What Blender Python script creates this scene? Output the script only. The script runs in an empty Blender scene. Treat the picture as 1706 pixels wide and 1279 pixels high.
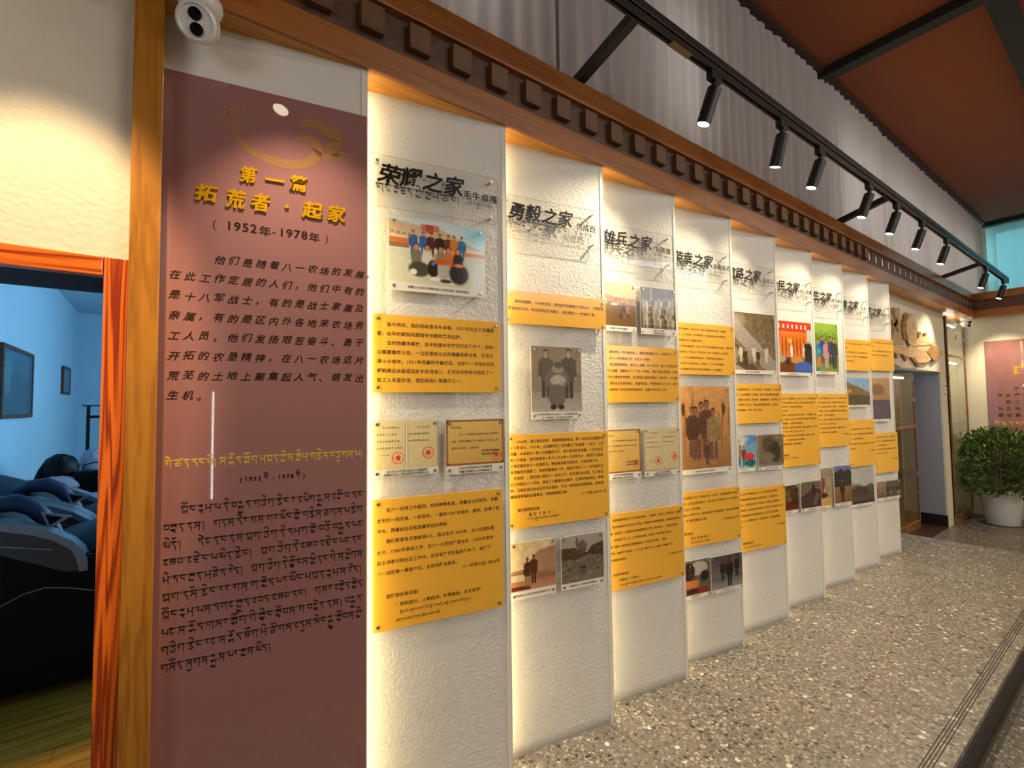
import bpy, bmesh, math, random
import numpy as np
from mathutils import Vector, Matrix

C = bpy.context.scene.collection
SC = bpy.context.scene
random.seed(7)
PI = math.pi

# ------------------------------------------------------------------ camera
# focal length 790 px on a 1706 px wide frame; X runs along the exhibition wall, Y into it, Z up; raised floor z = 0
FPX, YAW, PITCH, ROLL = 790.0, 0.9431, 0.0455, -0.0126
EYE = Vector((0.0, 0.0, 1.55))
_f = Vector((math.cos(YAW)*math.cos(PITCH), math.sin(YAW)*math.cos(PITCH), math.sin(PITCH)))
_r = Vector((math.sin(YAW), -math.cos(YAW), 0)); _u = _r.cross(_f)
_r2 = _r*math.cos(ROLL) + _u*math.sin(ROLL); _u2 = -_r*math.sin(ROLL) + _u*math.cos(ROLL)
cd = bpy.data.cameras.new('camera'); cam = bpy.data.objects.new('camera', cd); C.objects.link(cam)
cd.sensor_width = 36; cd.lens = FPX/1706*36; cd.clip_start = .02; cd.clip_end = 100
M = Matrix.Identity(4)
for i in range(3):
    M[i][0] = _r2[i]; M[i][1] = _u2[i]; M[i][2] = -_f[i]; M[i][3] = EYE[i]
cam.matrix_world = M
SC.camera = cam

def ray(x, y): return (_f*FPX + _r2*(x-853) - _u2*(y-639.5)).normalized()
def atY(x, y, Y): d = ray(x, y); return EYE + d*(Y/d.y)
def atX(x, y, X): d = ray(x, y); return EYE + d*(X/d.x)
def atZ(x, y, Z): d = ray(x, y); return EYE + d*((Z-EYE.z)/d.z)

# ------------------------------------------------------------------ world, exposure, large lights
vs = SC.view_settings
SC.display_settings.display_device = 'sRGB'
vs.view_transform = 'Standard'; vs.look = 'None'; vs.gamma = 1; vs.exposure = 0.25; vs.use_curve_mapping = False
w = bpy.data.worlds.new('world'); SC.world = w; w.use_nodes = True
w.node_tree.nodes['Background'].inputs[0].default_value = (0.55, 0.78, 1.0, 1)
w.node_tree.nodes['Background'].inputs[1].default_value = 1.5

def area(name, loc, rot, sx, sy, power, col):
    l = bpy.data.lights.new(name, 'AREA'); l.shape = 'RECTANGLE'; l.size = sx; l.size_y = sy
    l.energy = power; l.color = col
    o = bpy.data.objects.new(name, l); o.location = loc; o.rotation_euler = rot; C.objects.link(o); return o
WARM = (1.0, .84, .60)
# unseen fill added: warm overhead, cool from the sides; plus one small window
area('warm_fill', (3.0, -1.2, 4.3), (math.radians(-12), 0, 0), 3.4, 1.2, 56, (1, .88, .74))
area('warm_fill_far', (7.3, -1.2, 4.3), (math.radians(-14), 0, 0), 4, 1.2, 105, (1, .88, .72))
area('cool_fill', (4.5, -3.95, 3.8), (math.radians(70), 0, 0), 5.0, .9, 66, (.80, .88, 1.0))
area('day_window_small', (5.05, -4.0, 2.5), (math.radians(90), 0, 0), .8, .5, 7, (.82, .88, 1.0))
area('cool_fill_near', (-3.4, -1.6, 2.4), (0, math.radians(-90), 0), 1.6, 2.4, 42, (.84, .90, 1.0))
# cold daylight in the side room
area('side_room_light', (2.3, 6.0, 2.1), (math.radians(90), 0, math.radians(90)), 4.5, 1.6, 92, (.46, .78, 1.0))
area('far_clerestory_light', (11.55, 0.6, 3.9), (0, math.radians(90), 0), 1.0, 3.2, 22, (.35, .92, 1.0))

# an added unseen spot nearer the middle of the hall that throws a warm patch through the side-room door
_l = bpy.data.lights.new('door_patch_spot', 'SPOT'); _l.energy = 170; _l.color = (1, .74, .42); _l.spot_size = math.radians(30); _l.spot_blend = .4; _l.shadow_soft_size = .05
_o = bpy.data.objects.new('door_patch_spot', _l); _o.location = (-.25, .88, 3.2); _o.rotation_euler = (Vector((-.34, 2.9, 0))-Vector((-.25, .88, 3.2))).to_track_quat('-Z', 'Y').to_euler(); C.objects.link(_o)

# ------------------------------------------------------------------ helpers
def lin(h):
    h = h.lstrip('#'); v = [int(h[i:i+2], 16)/255 for i in (0, 2, 4)]
    return tuple((x/12.92 if x <= .04045 else ((x+.055)/1.055)**2.4) for x in v)

def mat(name, col, rough=.6, metal=0, coat=0, emit=None, es=0, spec=.5, alpha=None, trans=0):
    m = bpy.data.materials.new(name); m.use_nodes = True
    b = m.node_tree.nodes['Principled BSDF']
    c = lin(col) if isinstance(col, str) else col
    b.inputs['Base Color'].default_value = (*c, 1)
    b.inputs['Roughness'].default_value = rough; b.inputs['Metallic'].default_value = metal
    b.inputs['Coat Weight'].default_value = coat; b.inputs['Coat Roughness'].default_value = .04
    b.inputs['Specular IOR Level'].default_value = spec
    if trans: b.inputs['Transmission Weight'].default_value = trans
    if emit: b.inputs['Emission Color'].default_value = (*(lin(emit) if isinstance(emit, str) else emit), 1); b.inputs['Emission Strength'].default_value = es
    return m

def nodes(m): return m.node_tree.nodes, m.node_tree.links, m.node_tree.nodes['Principled BSDF']
def coords(m, scale=(1, 1, 1), kind='Object', rot=(0, 0, 0)):
    n, l, b = nodes(m)
    tc = n.new('ShaderNodeTexCoord'); mp = n.new('ShaderNodeMapping')
    mp.inputs['Scale'].default_value = scale; mp.inputs['Rotation'].default_value = rot
    l.new(tc.outputs[kind], mp.inputs[0]); return mp.outputs[0]
def ramp(m, src, stops):
    n, l, b = nodes(m); r = n.new('ShaderNodeValToRGB'); l.new(src, r.inputs[0])
    e = r.color_ramp.elements
    while len(e) < len(stops): e.new(.5)
    for i, (p, c) in enumerate(stops):
        e[i].position = p; e[i].color = (*(lin(c) if isinstance(c, str) else c), 1)
    return r.outputs[0]
def noise(m, vec, scale, detail=4, rough=.5, dist=0):
    n, l, b = nodes(m); t = n.new('ShaderNodeTexNoise'); t.inputs['Scale'].default_value = scale
    t.inputs['Detail'].default_value = detail; t.inputs['Roughness'].default_value = rough; t.inputs['Distortion'].default_value = dist
    l.new(vec, t.inputs['Vector']); return t.outputs['Fac']
def bump(m, src, strength, dist):
    n, l, b = nodes(m); bp = n.new('ShaderNodeBump'); bp.inputs['Strength'].default_value = strength; bp.inputs['Distance'].default_value = dist
    l.new(src, bp.inputs['Height']); l.new(bp.outputs[0], b.inputs['Normal'])
    return bp
def mixc(m, fac, a, bcol, mode='MIX'):
    n, l, b = nodes(m); x = n.new('ShaderNodeMix'); x.data_type = 'RGBA'; x.blend_type = mode
    if isinstance(fac, float): x.inputs[0].default_value = fac
    else: l.new(fac, x.inputs[0])
    for s, v in ((6, a), (7, bcol)):
        if isinstance(v, (tuple, str)): x.inputs[s].default_value = (*(lin(v) if isinstance(v, str) else v), 1)
        else: l.new(v, x.inputs[s])
    return x.outputs[2]

def wood(name, dark, light, scale=(1, 1, 1), rough=.35, grain=14, dist=5, coat=.2, cath=.4):
    """grain runs along the squeezed axis of the mapping"""
    m = mat(name, light, rough, coat=coat); n, l, b = nodes(m)
    v = coords(m, scale)
    # long fibres: strongly stretched noise; cathedral figure: rings of a warped, stretched field
    f = noise(m, v, grain*4, 6, .65)
    f2 = noise(m, v, grain*.55, 2, .4, .4)
    k = n.new('ShaderNodeMath'); k.operation = 'MULTIPLY'; k.inputs[1].default_value = dist*6; l.new(f2, k.inputs[0])
    sn = n.new('ShaderNodeMath'); sn.operation = 'SINE'; l.new(k.outputs[0], sn.inputs[0])
    sp_ = n.new('ShaderNodeMath'); sp_.operation = 'MULTIPLY_ADD'; sp_.inputs[1].default_value = .5*cath; sp_.inputs[2].default_value = .5*cath; l.new(sn.outputs[0], sp_.inputs[0])
    mm = n.new('ShaderNodeMath'); mm.operation = 'MULTIPLY_ADD'; mm.inputs[1].default_value = 1-cath; l.new(f, mm.inputs[0]); l.new(sp_.outputs[0], mm.inputs[2])
    l.new(ramp(m, mm.outputs[0], [(.22, dark), (.58, light), (.95, light)]), b.inputs['Base Color'])
    bump(m, mm.outputs[0], .12, .002)
    return m

class MB:
    def __init__(s): s.b = bmesh.new()
    def box(s, x0, x1, y0, y1, z0, z1, bev=0):
        r = bmesh.ops.create_cube(s.b, size=1); vs_ = r['verts']
        for v in vs_:
            v.co = Vector(((x0+x1)/2 + v.co.x*(x1-x0), (y0+y1)/2 + v.co.y*(y1-y0), (z0+z1)/2 + v.co.z*(z1-z0)))
        if bev:
            ed = list({e for v in vs_ for e in v.link_edges})
            bmesh.ops.bevel(s.b, geom=ed, offset=bev, segments=2, affect='EDGES', profile=.6)
        return s
    def cyl(s, a, b, r1, r2=None, seg=16, caps=True):
        a = Vector(a); b = Vector(b); r2 = r1 if r2 is None else r2
        d = b-a; q = d.to_track_quat('Z', 'Y').to_matrix().to_4x4()
        bmesh.ops.create_cone(s.b, cap_ends=caps, segments=seg, radius1=r1, radius2=r2, depth=d.length, matrix=Matrix.Translation((a+b)/2) @ q)
        return s
    def bar(s, a, b, wx, wz):
        """square bar between two points"""
        a = Vector(a); b = Vector(b); d = (b-a).normalized()
        side = d.cross(Vector((0, 0, 1)));
        if side.length < 1e-3: side = Vector((1, 0, 0))
        side.normalize(); up = side.cross(d).normalized()
        vs_ = []
        for p in (a, b):
            for i, j in ((-1, -1), (1, -1), (1, 1), (-1, 1)): vs_.append(s.b.verts.new(p + side*i*wx/2 + up*j*wz/2))
        for q in ((0, 1, 2, 3), (7, 6, 5, 4), (0, 4, 5, 1), (1, 5, 6, 2), (2, 6, 7, 3), (3, 7, 4, 0)): s.b.faces.new([vs_[k] for k in q])
        return s
    def lathe(s, prof, c=(0, 0, 0), seg=24, axis='Z'):
        rings = []
        for r, h in prof:
            ring = []
            for k in range(seg):
                a = 2*PI*k/seg
                p = (r*math.cos(a), r*math.sin(a), h)
                if axis == 'Y': p = (p[0], -p[2], p[1])
                ring.append(s.b.verts.new(Vector(c)+Vector(p)))
            rings.append(ring)
        for i in range(len(rings)-1):
            for k in range(seg):
                s.b.faces.new((rings[i][k], rings[i][(k+1) % seg], rings[i+1][(k+1) % seg], rings[i+1][k]))
        for ring, fl in ((rings[0], True), (rings[-1], False)):
            s.b.faces.new(ring[::-1] if fl else ring)
        return s
    def prism(s, pts, y0, y1, bev=0):
        """polygon in XZ extruded along Y"""
        a = [s.b.verts.new((p[0], y0, p[1])) for p in pts]; b = [s.b.verts.new((p[0], y1, p[1])) for p in pts]
        n = len(pts); f1 = s.b.faces.new(a); f2 = s.b.faces.new(b[::-1])
        side = [s.b.faces.new((a[i], b[i], b[(i+1) % n], a[(i+1) % n])) for i in range(n)]
        if bev:
            ed = list(f1.edges) + list(f2.edges)
            bmesh.ops.bevel(s.b, geom=ed, offset=bev, segments=2, affect='EDGES')
        return s
    def poly(s, pts): s.b.faces.new([s.b.verts.new(p) for p in pts]); return s
    def ell(s, c, r, u=16, v=10, jit=0, rot=None):
        res = bmesh.ops.create_uvsphere(s.b, u_segments=u, v_segments=v, radius=1)
        for vv in res['verts']:
            k = 1 + (random.uniform(-jit, jit) if jit else 0)
            p = Vector((vv.co.x*r[0]*k, vv.co.y*r[1]*k, vv.co.z*r[2]*k))
            if rot: p.rotate(rot)
            vv.co = Vector(c) + p
        return s
    def tube(s, pts, r, seg=8):
        pts = [Vector(p) for p in pts]; rings = []
        for i, p in enumerate(pts):
            d = (pts[min(i+1, len(pts)-1)] - pts[max(i-1, 0)]).normalized()
            sd = d.cross(Vector((0, 0, 1)));
            if sd.length < 1e-3: sd = Vector((1, 0, 0))
            sd.normalize(); up = sd.cross(d)
            rr = r[i] if isinstance(r, (list, tuple)) else r
            rings.append([s.b.verts.new(p + sd*math.cos(2*PI*k/seg)*rr + up*math.sin(2*PI*k/seg)*rr) for k in range(seg)])
        for i in range(len(rings)-1):
            for k in range(seg): s.b.faces.new((rings[i][k], rings[i][(k+1) % seg], rings[i+1][(k+1) % seg], rings[i+1][k]))
        s.b.faces.new(rings[0][::-1]); s.b.faces.new(rings[-1])
        return s
    def mesh(s, name, m, smooth=False, sub=0):
        me = bpy.data.meshes.new(name)
        bmesh.ops.recalc_face_normals(s.b, faces=s.b.faces[:])
        s.b.to_mesh(me); s.b.free()
        if m: me.materials.append(m)
        if smooth:
            me.polygons.foreach_set('use_smooth', [True]*len(me.polygons))
            try: me.set_sharp_from_angle(angle=math.radians(40))
            except Exception: pass
        return me
    def build(s, name, m, parent=None, smooth=False, loc=None, rz=0):
        o = bpy.data.objects.new(name, s.mesh(name, m, smooth)); C.objects.link(o)
        if parent: o.parent = parent
        if loc is not None: o.location = loc
        o.rotation_euler.z = rz
        return o

def tag(o, label=None, cat=None, group=None, kind=None):
    if label: o['label'] = label
    if cat: o['category'] = cat
    if group: o['group'] = group
    if kind: o['kind'] = kind
    return o
def thing(name, label=None, cat=None, loc=(0, 0, 0), rz=0, group=None, kind=None):
    o = bpy.data.objects.new(name, None); C.objects.link(o); o.location = loc; o.rotation_euler.z = rz
    o.empty_display_size = .05
    return tag(o, label, cat, group, kind)
def link(name, me, parent, loc=(0, 0, 0), rz=0):
    o = bpy.data.objects.new(name, me); C.objects.link(o); o.parent = parent; o.location = loc; o.rotation_euler.z = rz
    return o

# ------------------------------------------------------------------ materials
def plaster(name, col, bs=.5, sc=55, dist=.004, dirt=False):
    m = mat(name, col, .75, spec=.25); n, l, b = nodes(m); v = coords(m)
    vo = n.new('ShaderNodeTexVoronoi'); vo.inputs['Scale'].default_value = sc*1.5; vo.feature = 'SMOOTH_F1'; vo.inputs['Smoothness'].default_value = .6
    ns = noise(m, v, sc, 5, .55, .6)
    mx = n.new('ShaderNodeVectorMath'); mx.operation = 'ADD'
    cmb = n.new('ShaderNodeCombineXYZ'); l.new(ns, cmb.inputs[0]); l.new(ns, cmb.inputs[2])
    sc2 = n.new('ShaderNodeVectorMath'); sc2.operation = 'SCALE'; sc2.inputs[3].default_value = .02; l.new(cmb.outputs[0], sc2.inputs[0])
    l.new(v, mx.inputs[0]); l.new(sc2.outputs[0], mx.inputs[1]); l.new(mx.outputs[0], vo.inputs['Vector'])
    ad = n.new('ShaderNodeMath'); ad.operation = 'ADD'; l.new(vo.outputs['Distance'], ad.inputs[0]); l.new(ns, ad.inputs[1])
    bump(m, ad.outputs[0], bs, dist)
    c2 = tuple(x*.9 for x in lin(col))
    l.new(mixc(m, noise(m, v, 2.2, 3), c2, lin(col)), b.inputs['Base Color'])
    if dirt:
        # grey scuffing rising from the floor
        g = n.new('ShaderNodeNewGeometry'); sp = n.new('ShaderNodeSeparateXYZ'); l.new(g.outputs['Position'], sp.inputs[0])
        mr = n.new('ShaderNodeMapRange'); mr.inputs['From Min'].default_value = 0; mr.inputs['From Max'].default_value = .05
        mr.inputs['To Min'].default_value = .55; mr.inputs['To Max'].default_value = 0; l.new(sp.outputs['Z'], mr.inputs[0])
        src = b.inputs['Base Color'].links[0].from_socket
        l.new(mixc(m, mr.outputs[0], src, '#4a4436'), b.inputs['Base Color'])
    return m

M_WALL = plaster('white_textured_plaster', '#dcd8cc', .55, 60, .004, dirt=True)
M_WALL_S = plaster('cream_plaster', '#d6cbb4', .35, 45, .004)
M_SMOOTH = mat('smooth_white_paint', '#d6cfc0', .6)
M_FARW = plaster('pale_cream_wall', '#d6cdb2', .15, 60, .002)
M_BLUEW = plaster('light_blue_wall', '#a9cfe6', .12, 30, .003)
M_GREYW = mat('grey_blue_paint', '#8f8f98', .55)
M_CEIL = mat('red_brown_ceiling', '#8c4b2b', .8); _v = coords(M_CEIL); bump(M_CEIL, noise(M_CEIL, _v, 25, 3), .1, .01)
M_BEAM = wood('stained_beam_wood', '#7a4216', '#9a5c20', (.35, 5, 5), .35, 6, 3, .1, .25)
M_SOFF = wood('soffit_wood', '#a9691f', '#c98a33', (.35, 5, 5), .35, 6, 3, .1, .25)
M_BAND = wood('dark_band_wood', '#432814', '#58371b', (1, 5, 5), .5, 8, 4, 0)
M_DENT = wood('tan_block_wood', '#4c3018', '#66421f', (3, 3, 3), .5, 5, 3, 0)
M_POST = wood('golden_post_wood', '#86500f', '#a96e1f', (5, 5, .35), .3, 7, 5, .3, .3)
M_CASE = wood('orange_pine_casing', '#8a2c05', '#e06a16', (6, 6, .2), .28, 6, 13, .3, .55)
M_CASE_H = wood('orange_pine_lintel', '#8a2c05', '#e06a16', (.2, 6, 6), .28, 6, 13, .3, .55)
M_JAMB = mat('dark_jamb', '#30262a', .6)
M_PLINTH = wood('reddish_plinth_wood', '#6a4322', '#8e5f36', (1, 4, 4), .4, 6, 3)
M_BLACK = mat('black_metal', '#17140f', .38, .3)
M_BLACKP = mat('black_paint', '#1b1714', .5)
M_STEEL = mat('brushed_steel', '#b9b4a8', .28, 1)
M_WHITEP = mat('white_plastic', '#dcd8cf', .3, coat=.3)
M_LENS = mat('black_lens', '#0b0908', .08, coat=1)
M_BASEB = mat('black_baseboard', '#15120f', .4)
M_YEL = mat('yellow_acrylic', '#edb03a', .14, spec=.45)
M_WHITEA = mat('white_acrylic_print', '#e4dccb', .12, spec=.5)
M_INK = mat('black_ink', '#1d1108', .35)
M_INKB = mat('brown_ink', '#43240a', .4)
M_RED = mat('red_seal_ink', '#d8301a', .4)
M_GOLD = mat('gold_letters', '#f2b705', .22, .55, coat=.4)
M_MAROON = mat('maroon_gloss_board', '#93655f', .025, coat=0, spec=.55)
M_MARED = mat('maroon_board_edge', '#5b2c22', .3)
M_DRAG = mat('old_gold_print', '#9d7148', .1)
M_TYEL = mat('yellow_print', '#d9b03a', .4)

def terrazzo(name, base, chips=True, dark=1.0):
    m = mat(name, base, .34, spec=.45); n, l, b = nodes(m); v = coords(m)
    bc = tuple(x*dark for x in lin(base))
    c = mixc(m, noise(m, v, 3, 4), tuple(x*.82 for x in bc), bc)
    c = mixc(m, ramp(m, noise(m, v, 150, 3, .7), [(.4, (0, 0, 0)), (.7, (.4, .4, .4))]), c, tuple(x*.62 for x in bc))
    def vor(sc, thr, col, seed, c, rnd):
        mp = n.new('ShaderNodeMapping'); mp.inputs['Location'].default_value = (seed, seed*.7, 0); l.new(v, mp.inputs[0])
        # warp so that chips are irregular
        vo = n.new('ShaderNodeTexVoronoi'); vo.inputs['Scale'].default_value = sc; vo.inputs['Randomness'].default_value = 1
        nz = n.new('ShaderNodeTexNoise'); nz.inputs['Scale'].default_value = sc*1.3; l.new(mp.outputs[0], nz.inputs['Vector'])
        va = n.new('ShaderNodeVectorMath'); va.operation = 'MULTIPLY_ADD'; va.inputs[1].default_value = (.6/sc,)*3
        l.new(nz.outputs['Color'], va.inputs[0]); l.new(mp.outputs[0], va.inputs[2]); l.new(va.outputs[0], vo.inputs['Vector'])
        sep = n.new('ShaderNodeSeparateColor'); l.new(vo.outputs['Color'], sep.inputs[0])
        # chip radius depends on a per-cell random number
        mu = n.new('ShaderNodeMath'); mu.operation = 'SUBTRACT'; l.new(sep.outputs[0], mu.inputs[0]); mu.inputs[1].default_value = rnd
        rr = n.new('ShaderNodeMath'); rr.operation = 'MULTIPLY'; l.new(mu.outputs[0], rr.inputs[0]); rr.inputs[1].default_value = thr
        lt = n.new('ShaderNodeMath'); lt.operation = 'LESS_THAN'; l.new(vo.outputs['Distance'], lt.inputs[0]); l.new(rr.outputs[0], lt.inputs[1])
        return mixc(m, lt.outputs[0], c, tuple(x*dark for x in lin(col)))
    c = vor(60, .85, '#979080', 41, c, .25)
    c = vor(66, .9, '#5b574e', 29, c, .3)
    c = vor(38, .95, '#46423a', 17, c, .5)
    c = vor(26, .95, '#35322b', 23, c, .66)
    c = vor(44, .9, '#aea692', 9, c, .5)
    c = vor(21, 1.0, '#cdc6b4', 3, c, .68)
    l.new(c, b.inputs['Base Color'])
    return m
M_TERR = terrazzo('grey_terrazzo', '#7e766a')
M_TERR_L = terrazzo('dark_terrazzo', '#6f6655', dark=.8)
M_WOODF = wood('laminate_floor', '#a3641c', '#d28d30', (.35, 5, 5), .3, 5, 4)

def fabric(name, col, tr=.5, trc=None):
    m = bpy.data.materials.new(name); m.use_nodes = True; n = m.node_tree.nodes; l = m.node_tree.links
    n.remove(n['Principled BSDF']); out = n['Material Output']
    d = n.new('ShaderNodeBsdfDiffuse'); d.inputs[0].default_value = (*lin(col), 1)
    t = n.new('ShaderNodeBsdfTranslucent'); t.inputs[0].default_value = (*lin(trc or col), 1)
    mx = n.new('ShaderNodeMixShader'); mx.inputs[0].default_value = tr
    l.new(d.outputs[0], mx.inputs[1]); l.new(t.outputs[0], mx.inputs[2]); l.new(mx.outputs[0], out.inputs[0]); return m
M_CURT = fabric('sheer_white_curtain', '#c2b7af', .22, '#bdb2a6')
M_CURT_F = fabric('sheer_pale_curtain', '#c2d6d8', .6)
_n = M_CURT_F.node_tree.nodes; _l = M_CURT_F.node_tree.links; _o = _n['Material Output']; _s = _o.inputs[0].links[0].from_socket
_t = _n.new('ShaderNodeBsdfTransparent'); _m = _n.new('ShaderNodeMixShader'); _m.inputs[0].default_value = .2
_l.new(_s, _m.inputs[1]); _l.new(_t.outputs[0], _m.inputs[2]); _l.new(_m.outputs[0], _o.inputs[0])

def glass(name, tint=(1, 1, 1), refl=.09):
    """thin clear sheet: mostly see-through with a sharp reflection"""
    m = bpy.data.materials.new(name); m.use_nodes = True; n = m.node_tree.nodes; l = m.node_tree.links
    n.remove(n['Principled BSDF']); out = n['Material Output']
    t = n.new('ShaderNodeBsdfTransparent'); t.inputs[0].default_value = (*tint, 1)
    g = n.new('ShaderNodeBsdfGlossy'); g.inputs['Roughness'].default_value = .02; g.inputs['Color'].default_value = (.9, .9, .9, 1)
    fr = n.new('ShaderNodeFresnel'); fr.inputs[0].default_value = 1.45
    ge = n.new('ShaderNodeNewGeometry'); inv = n.new('ShaderNodeMath'); inv.operation = 'SUBTRACT'; inv.inputs[0].default_value = 1; l.new(ge.outputs['Backfacing'], inv.inputs[1])
    mu = n.new('ShaderNodeMath'); mu.operation = 'MULTIPLY'; l.new(fr.outputs[0], mu.inputs[0]); l.new(inv.outputs[0], mu.inputs[1])
    mx = n.new('ShaderNodeMixShader'); l.new(mu.outputs[0], mx.inputs[0]); l.new(t.outputs[0], mx.inputs[1]); l.new(g.outputs[0], mx.inputs[2])
    l.new(mx.outputs[0], out.inputs[0]); return m
M_ACR = glass('clear_acrylic', (.985, .985, .98))
M_GLASS = glass('cabinet_glass', (.86, .88, .84))
def emis(name, col, s):
    m = bpy.data.materials.new(name); m.use_nodes = True; n = m.node_tree.nodes; l = m.node_tree.links
    n.remove(n['Principled BSDF']); e = n.new('ShaderNodeEmission'); e.inputs[0].default_value = (*col, 1); e.inputs[1].default_value = s
    l.new(e.outputs[0], n['Material Output'].inputs[0]); return m
M_PANE = emis('daylit_window_pane', (.9, .96, 1.0), 2.4)
M_PANE_T = emis('daylit_teal_pane', (.30, .85, .93), .9)
M_LED = emis('warm_led_strip', (1, .80, .46), 19)
M_TUBE = emis('cabinet_tube', (1, .97, .88), 14)
M_SPOTL = emis('spot_lamp_face', (1, .86, .62), 12)

def attr_mat(name, rough=.12):
    m = mat(name, (1, 1, 1), rough, spec=.5); n, l, b = nodes(m)
    a = n.new('ShaderNodeAttribute'); a.attribute_name = 'Col'; l.new(a.outputs['Color'], b.inputs['Base Color']); return m
M_PRINT = attr_mat('glossy_photo_print', .1)

# ------------------------------------------------------------------ room shell
S = .6138; D = 1.657; X0 = .570; H = 2.777; A = math.radians(10.6); LP = S/math.cos(A); OFF = S*math.tan(A)
ZL = -.17; XE = 7.0; YE = .598; XF = 9.9
floor = thing('floor', kind='structure')

# raised terrazzo platform: slabs with open joints over a bed, edge slabs with four anti-slip grooves
MB().box(-3.0, XE-.01, YE+.01, 2.2, ZL, -.012).build('slab_bed', M_BLACKP, floor)
xs = [1.756 + 1.244*k for k in range(-4, 6)]; xs = [-3.0] + [x for x in xs if -3 < x < XE-.1] + [XE]
for i in range(len(xs)-1):
    for y0, y1 in ((YE+.129, 2.2),):
        MB().box(xs[i]+.0016, xs[i+1]-.0016, y0+.0002, y1-.001, -.03, 0).build('floor_slab', M_TERR, floor)
    # nosing slab split by the grooves
    b = MB()
    ys = [YE, .6445, .6535, .6575, .6665, .6705, .6795, .6835, YE+.129]
    b.box(xs[i]+.001, xs[i+1]-.001, YE, YE+.129, -.03, -.006)
    for a_, b_ in ((YE, .6465), (.6515, .6585), (.6635, .6705), (.6755, .6825), (.6875, YE+.129)):
        b.box(xs[i]+.001, xs[i+1]-.001, a_, b_, -.006, 0)
    b.build('nosing_slab', M_TERR, floor)
for k in range(4):
    y = .649 + .012*k
    MB().box(-3, XE, y-.0025, y+.0025, -.0062, -.0028).build('anti_slip_strip', M_BLACKP, floor)
MB().box(-3, XE+.006, YE-.008, YE, ZL, -.028).build('riser', M_BLACKP, floor)
MB().box(-3, XE+.006, YE-.016, YE-.008, ZL, ZL+.035).build('riser_ledge', mat('dark_bronze', '#3a3022', .35, .4), floor)
MB().box(XE, XE+.008, YE, 2.2, ZL, -.028).build('riser', M_BLACKP, floor)
# lower hall floor, slabs too
lx = [-3.5, -1.9, -.6, .6, 1.8, 3.0, 4.2, 5.4, 6.6, 7.8, 9.0, XF+.1]; ly = [-4.1, -2.9, -1.7, -.5, YE-.008]
for i in range(len(lx)-1):
    for j in range(len(ly)-1):
        MB().box(lx[i]+.001, lx[i+1]-.001, ly[j]+.001, ly[j+1]-.001, ZL-.05, ZL).build('floor_slab', M_TERR_L, floor)
for i in range(8, len(lx)-1):
    MB().box(max(lx[i], XE+.01)+.001, lx[i+1]-.001, YE-.006, 2.4, ZL-.05, ZL).build('floor_slab', M_TERR_L, floor)

# ceiling with dark bars
ceiling = MB().box(-3.6, 11.7, -4.2, 2.1, 4.6, 4.7).build('ceiling', M_CEIL); tag(ceiling, kind='structure')
bars = thing('trim_3', kind='structure')
M_BAR = mat('dark_green_steel', '#22251c', .5, .2)
for x in (1.9, 4.86):
    MB().box(x-.06, x+.06, -4.1, 1.76, 4.52, 4.6).build('cross_bar', M_BAR, bars)
MB().box(-3.5, 11.5, .53, .67, 4.5, 4.6).build('long_bar', M_BAR, bars)
MB().box(-3.5, 11.42, 1.70, 1.80, 4.56, 4.6).build('curtain_rail', mat('brown_rail', '#3b2415', .6), bars)
MB().box(11.36, 11.46, -4.1, 1.76, 4.53, 4.6).build('curtain_rail', M_BAR, bars)

# saw-tooth exhibition wall: nine narrow panels and the panel behind the intro board
wall = thing('wall_left', kind='structure')
def porigin(k):   # back (left) corner of panel k
    return Vector((X0 + S*k - math.cos(A)*LP, D + math.sin(A)*LP, 0))
for k in range(0, 10):
    A_k = A
    b = MB(); L = LP
    # local: x along panel, -y into the hall
    z0 = -.02 if k else 0
    b.box(0, L, 0, .03, z0, H)
    # return face at the right-hand end
    me = b.mesh('panel', M_SMOOTH if k == 0 else M_WALL)
    o = bpy.data.objects.new('panel', me); C.objects.link(o); o.parent = wall; o.location = porigin(k); o.rotation_euler.z = -A
    MB().box(-.022, 0, 0, OFF+.03, -.02, H).build('return_face', M_SMOOTH, wall, loc=Vector((X0+S*k, D+.001, 0)))
MB().box(6.0, 6.15, D+.12, 2.0, 0, H).build('panel_end', M_SMOOTH, wall)
# warm LED strips hidden on each return face, washing the next panel
for k in range(0, 9):
    o = MB().box(0, .008, OFF*.45, OFF*.45+.012, .02, H-.02).build('led_strip', M_LED, loc=Vector((X0+S*k+.001, D, 0)))
    tag(o, 'vertical warm light strip behind the edge of a saw-tooth wall panel', 'light', 'light strips behind the panel edges')

# left plaster wall with door
wl = thing('wall_front', kind='structure')
YW = 1.75
MB().box(-3.5, -.095, YW, YW+.22, 1.93, H+.02).build('plaster', M_WALL_S, wl)
MB().box(-3.5, -1.10, YW, YW+.22, 0, 1.93).build('plaster', M_WALL_S, wl)
MB().box(-.15, -.03, YW+.02, YW+.23, 0, 1.94).build('plaster', M_JAMB, wl)
post = MB().box(-.097, -.026, 1.70, 1.80, 0, H, .002).build('trim_4', M_POST); tag(post, kind='structure')
door = thing('door_1', kind='structure')
MB().box(-.152, -.098, 1.725, 1.86, 0, 1.982, .003).build('casing_side', M_CASE, door)
MB().box(-1.2, -.153, 1.725, 1.76, 1.927, 1.982, .003).build('casing_head', M_CASE_H, door)
MB().box(-1.2, -1.146, 1.725, 1.86, 0, 1.926, .003).build('casing_side', M_CASE, door)
MB().box(-1.145, -.153, 1.76, 2.0, 1.928, 1.945).build('door_head_jamb', M_JAMB, door)
MB().box(-.160, -.152, 1.86, 2.0, 0, 1.927).build('door_side_jamb', M_JAMB, door)

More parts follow.
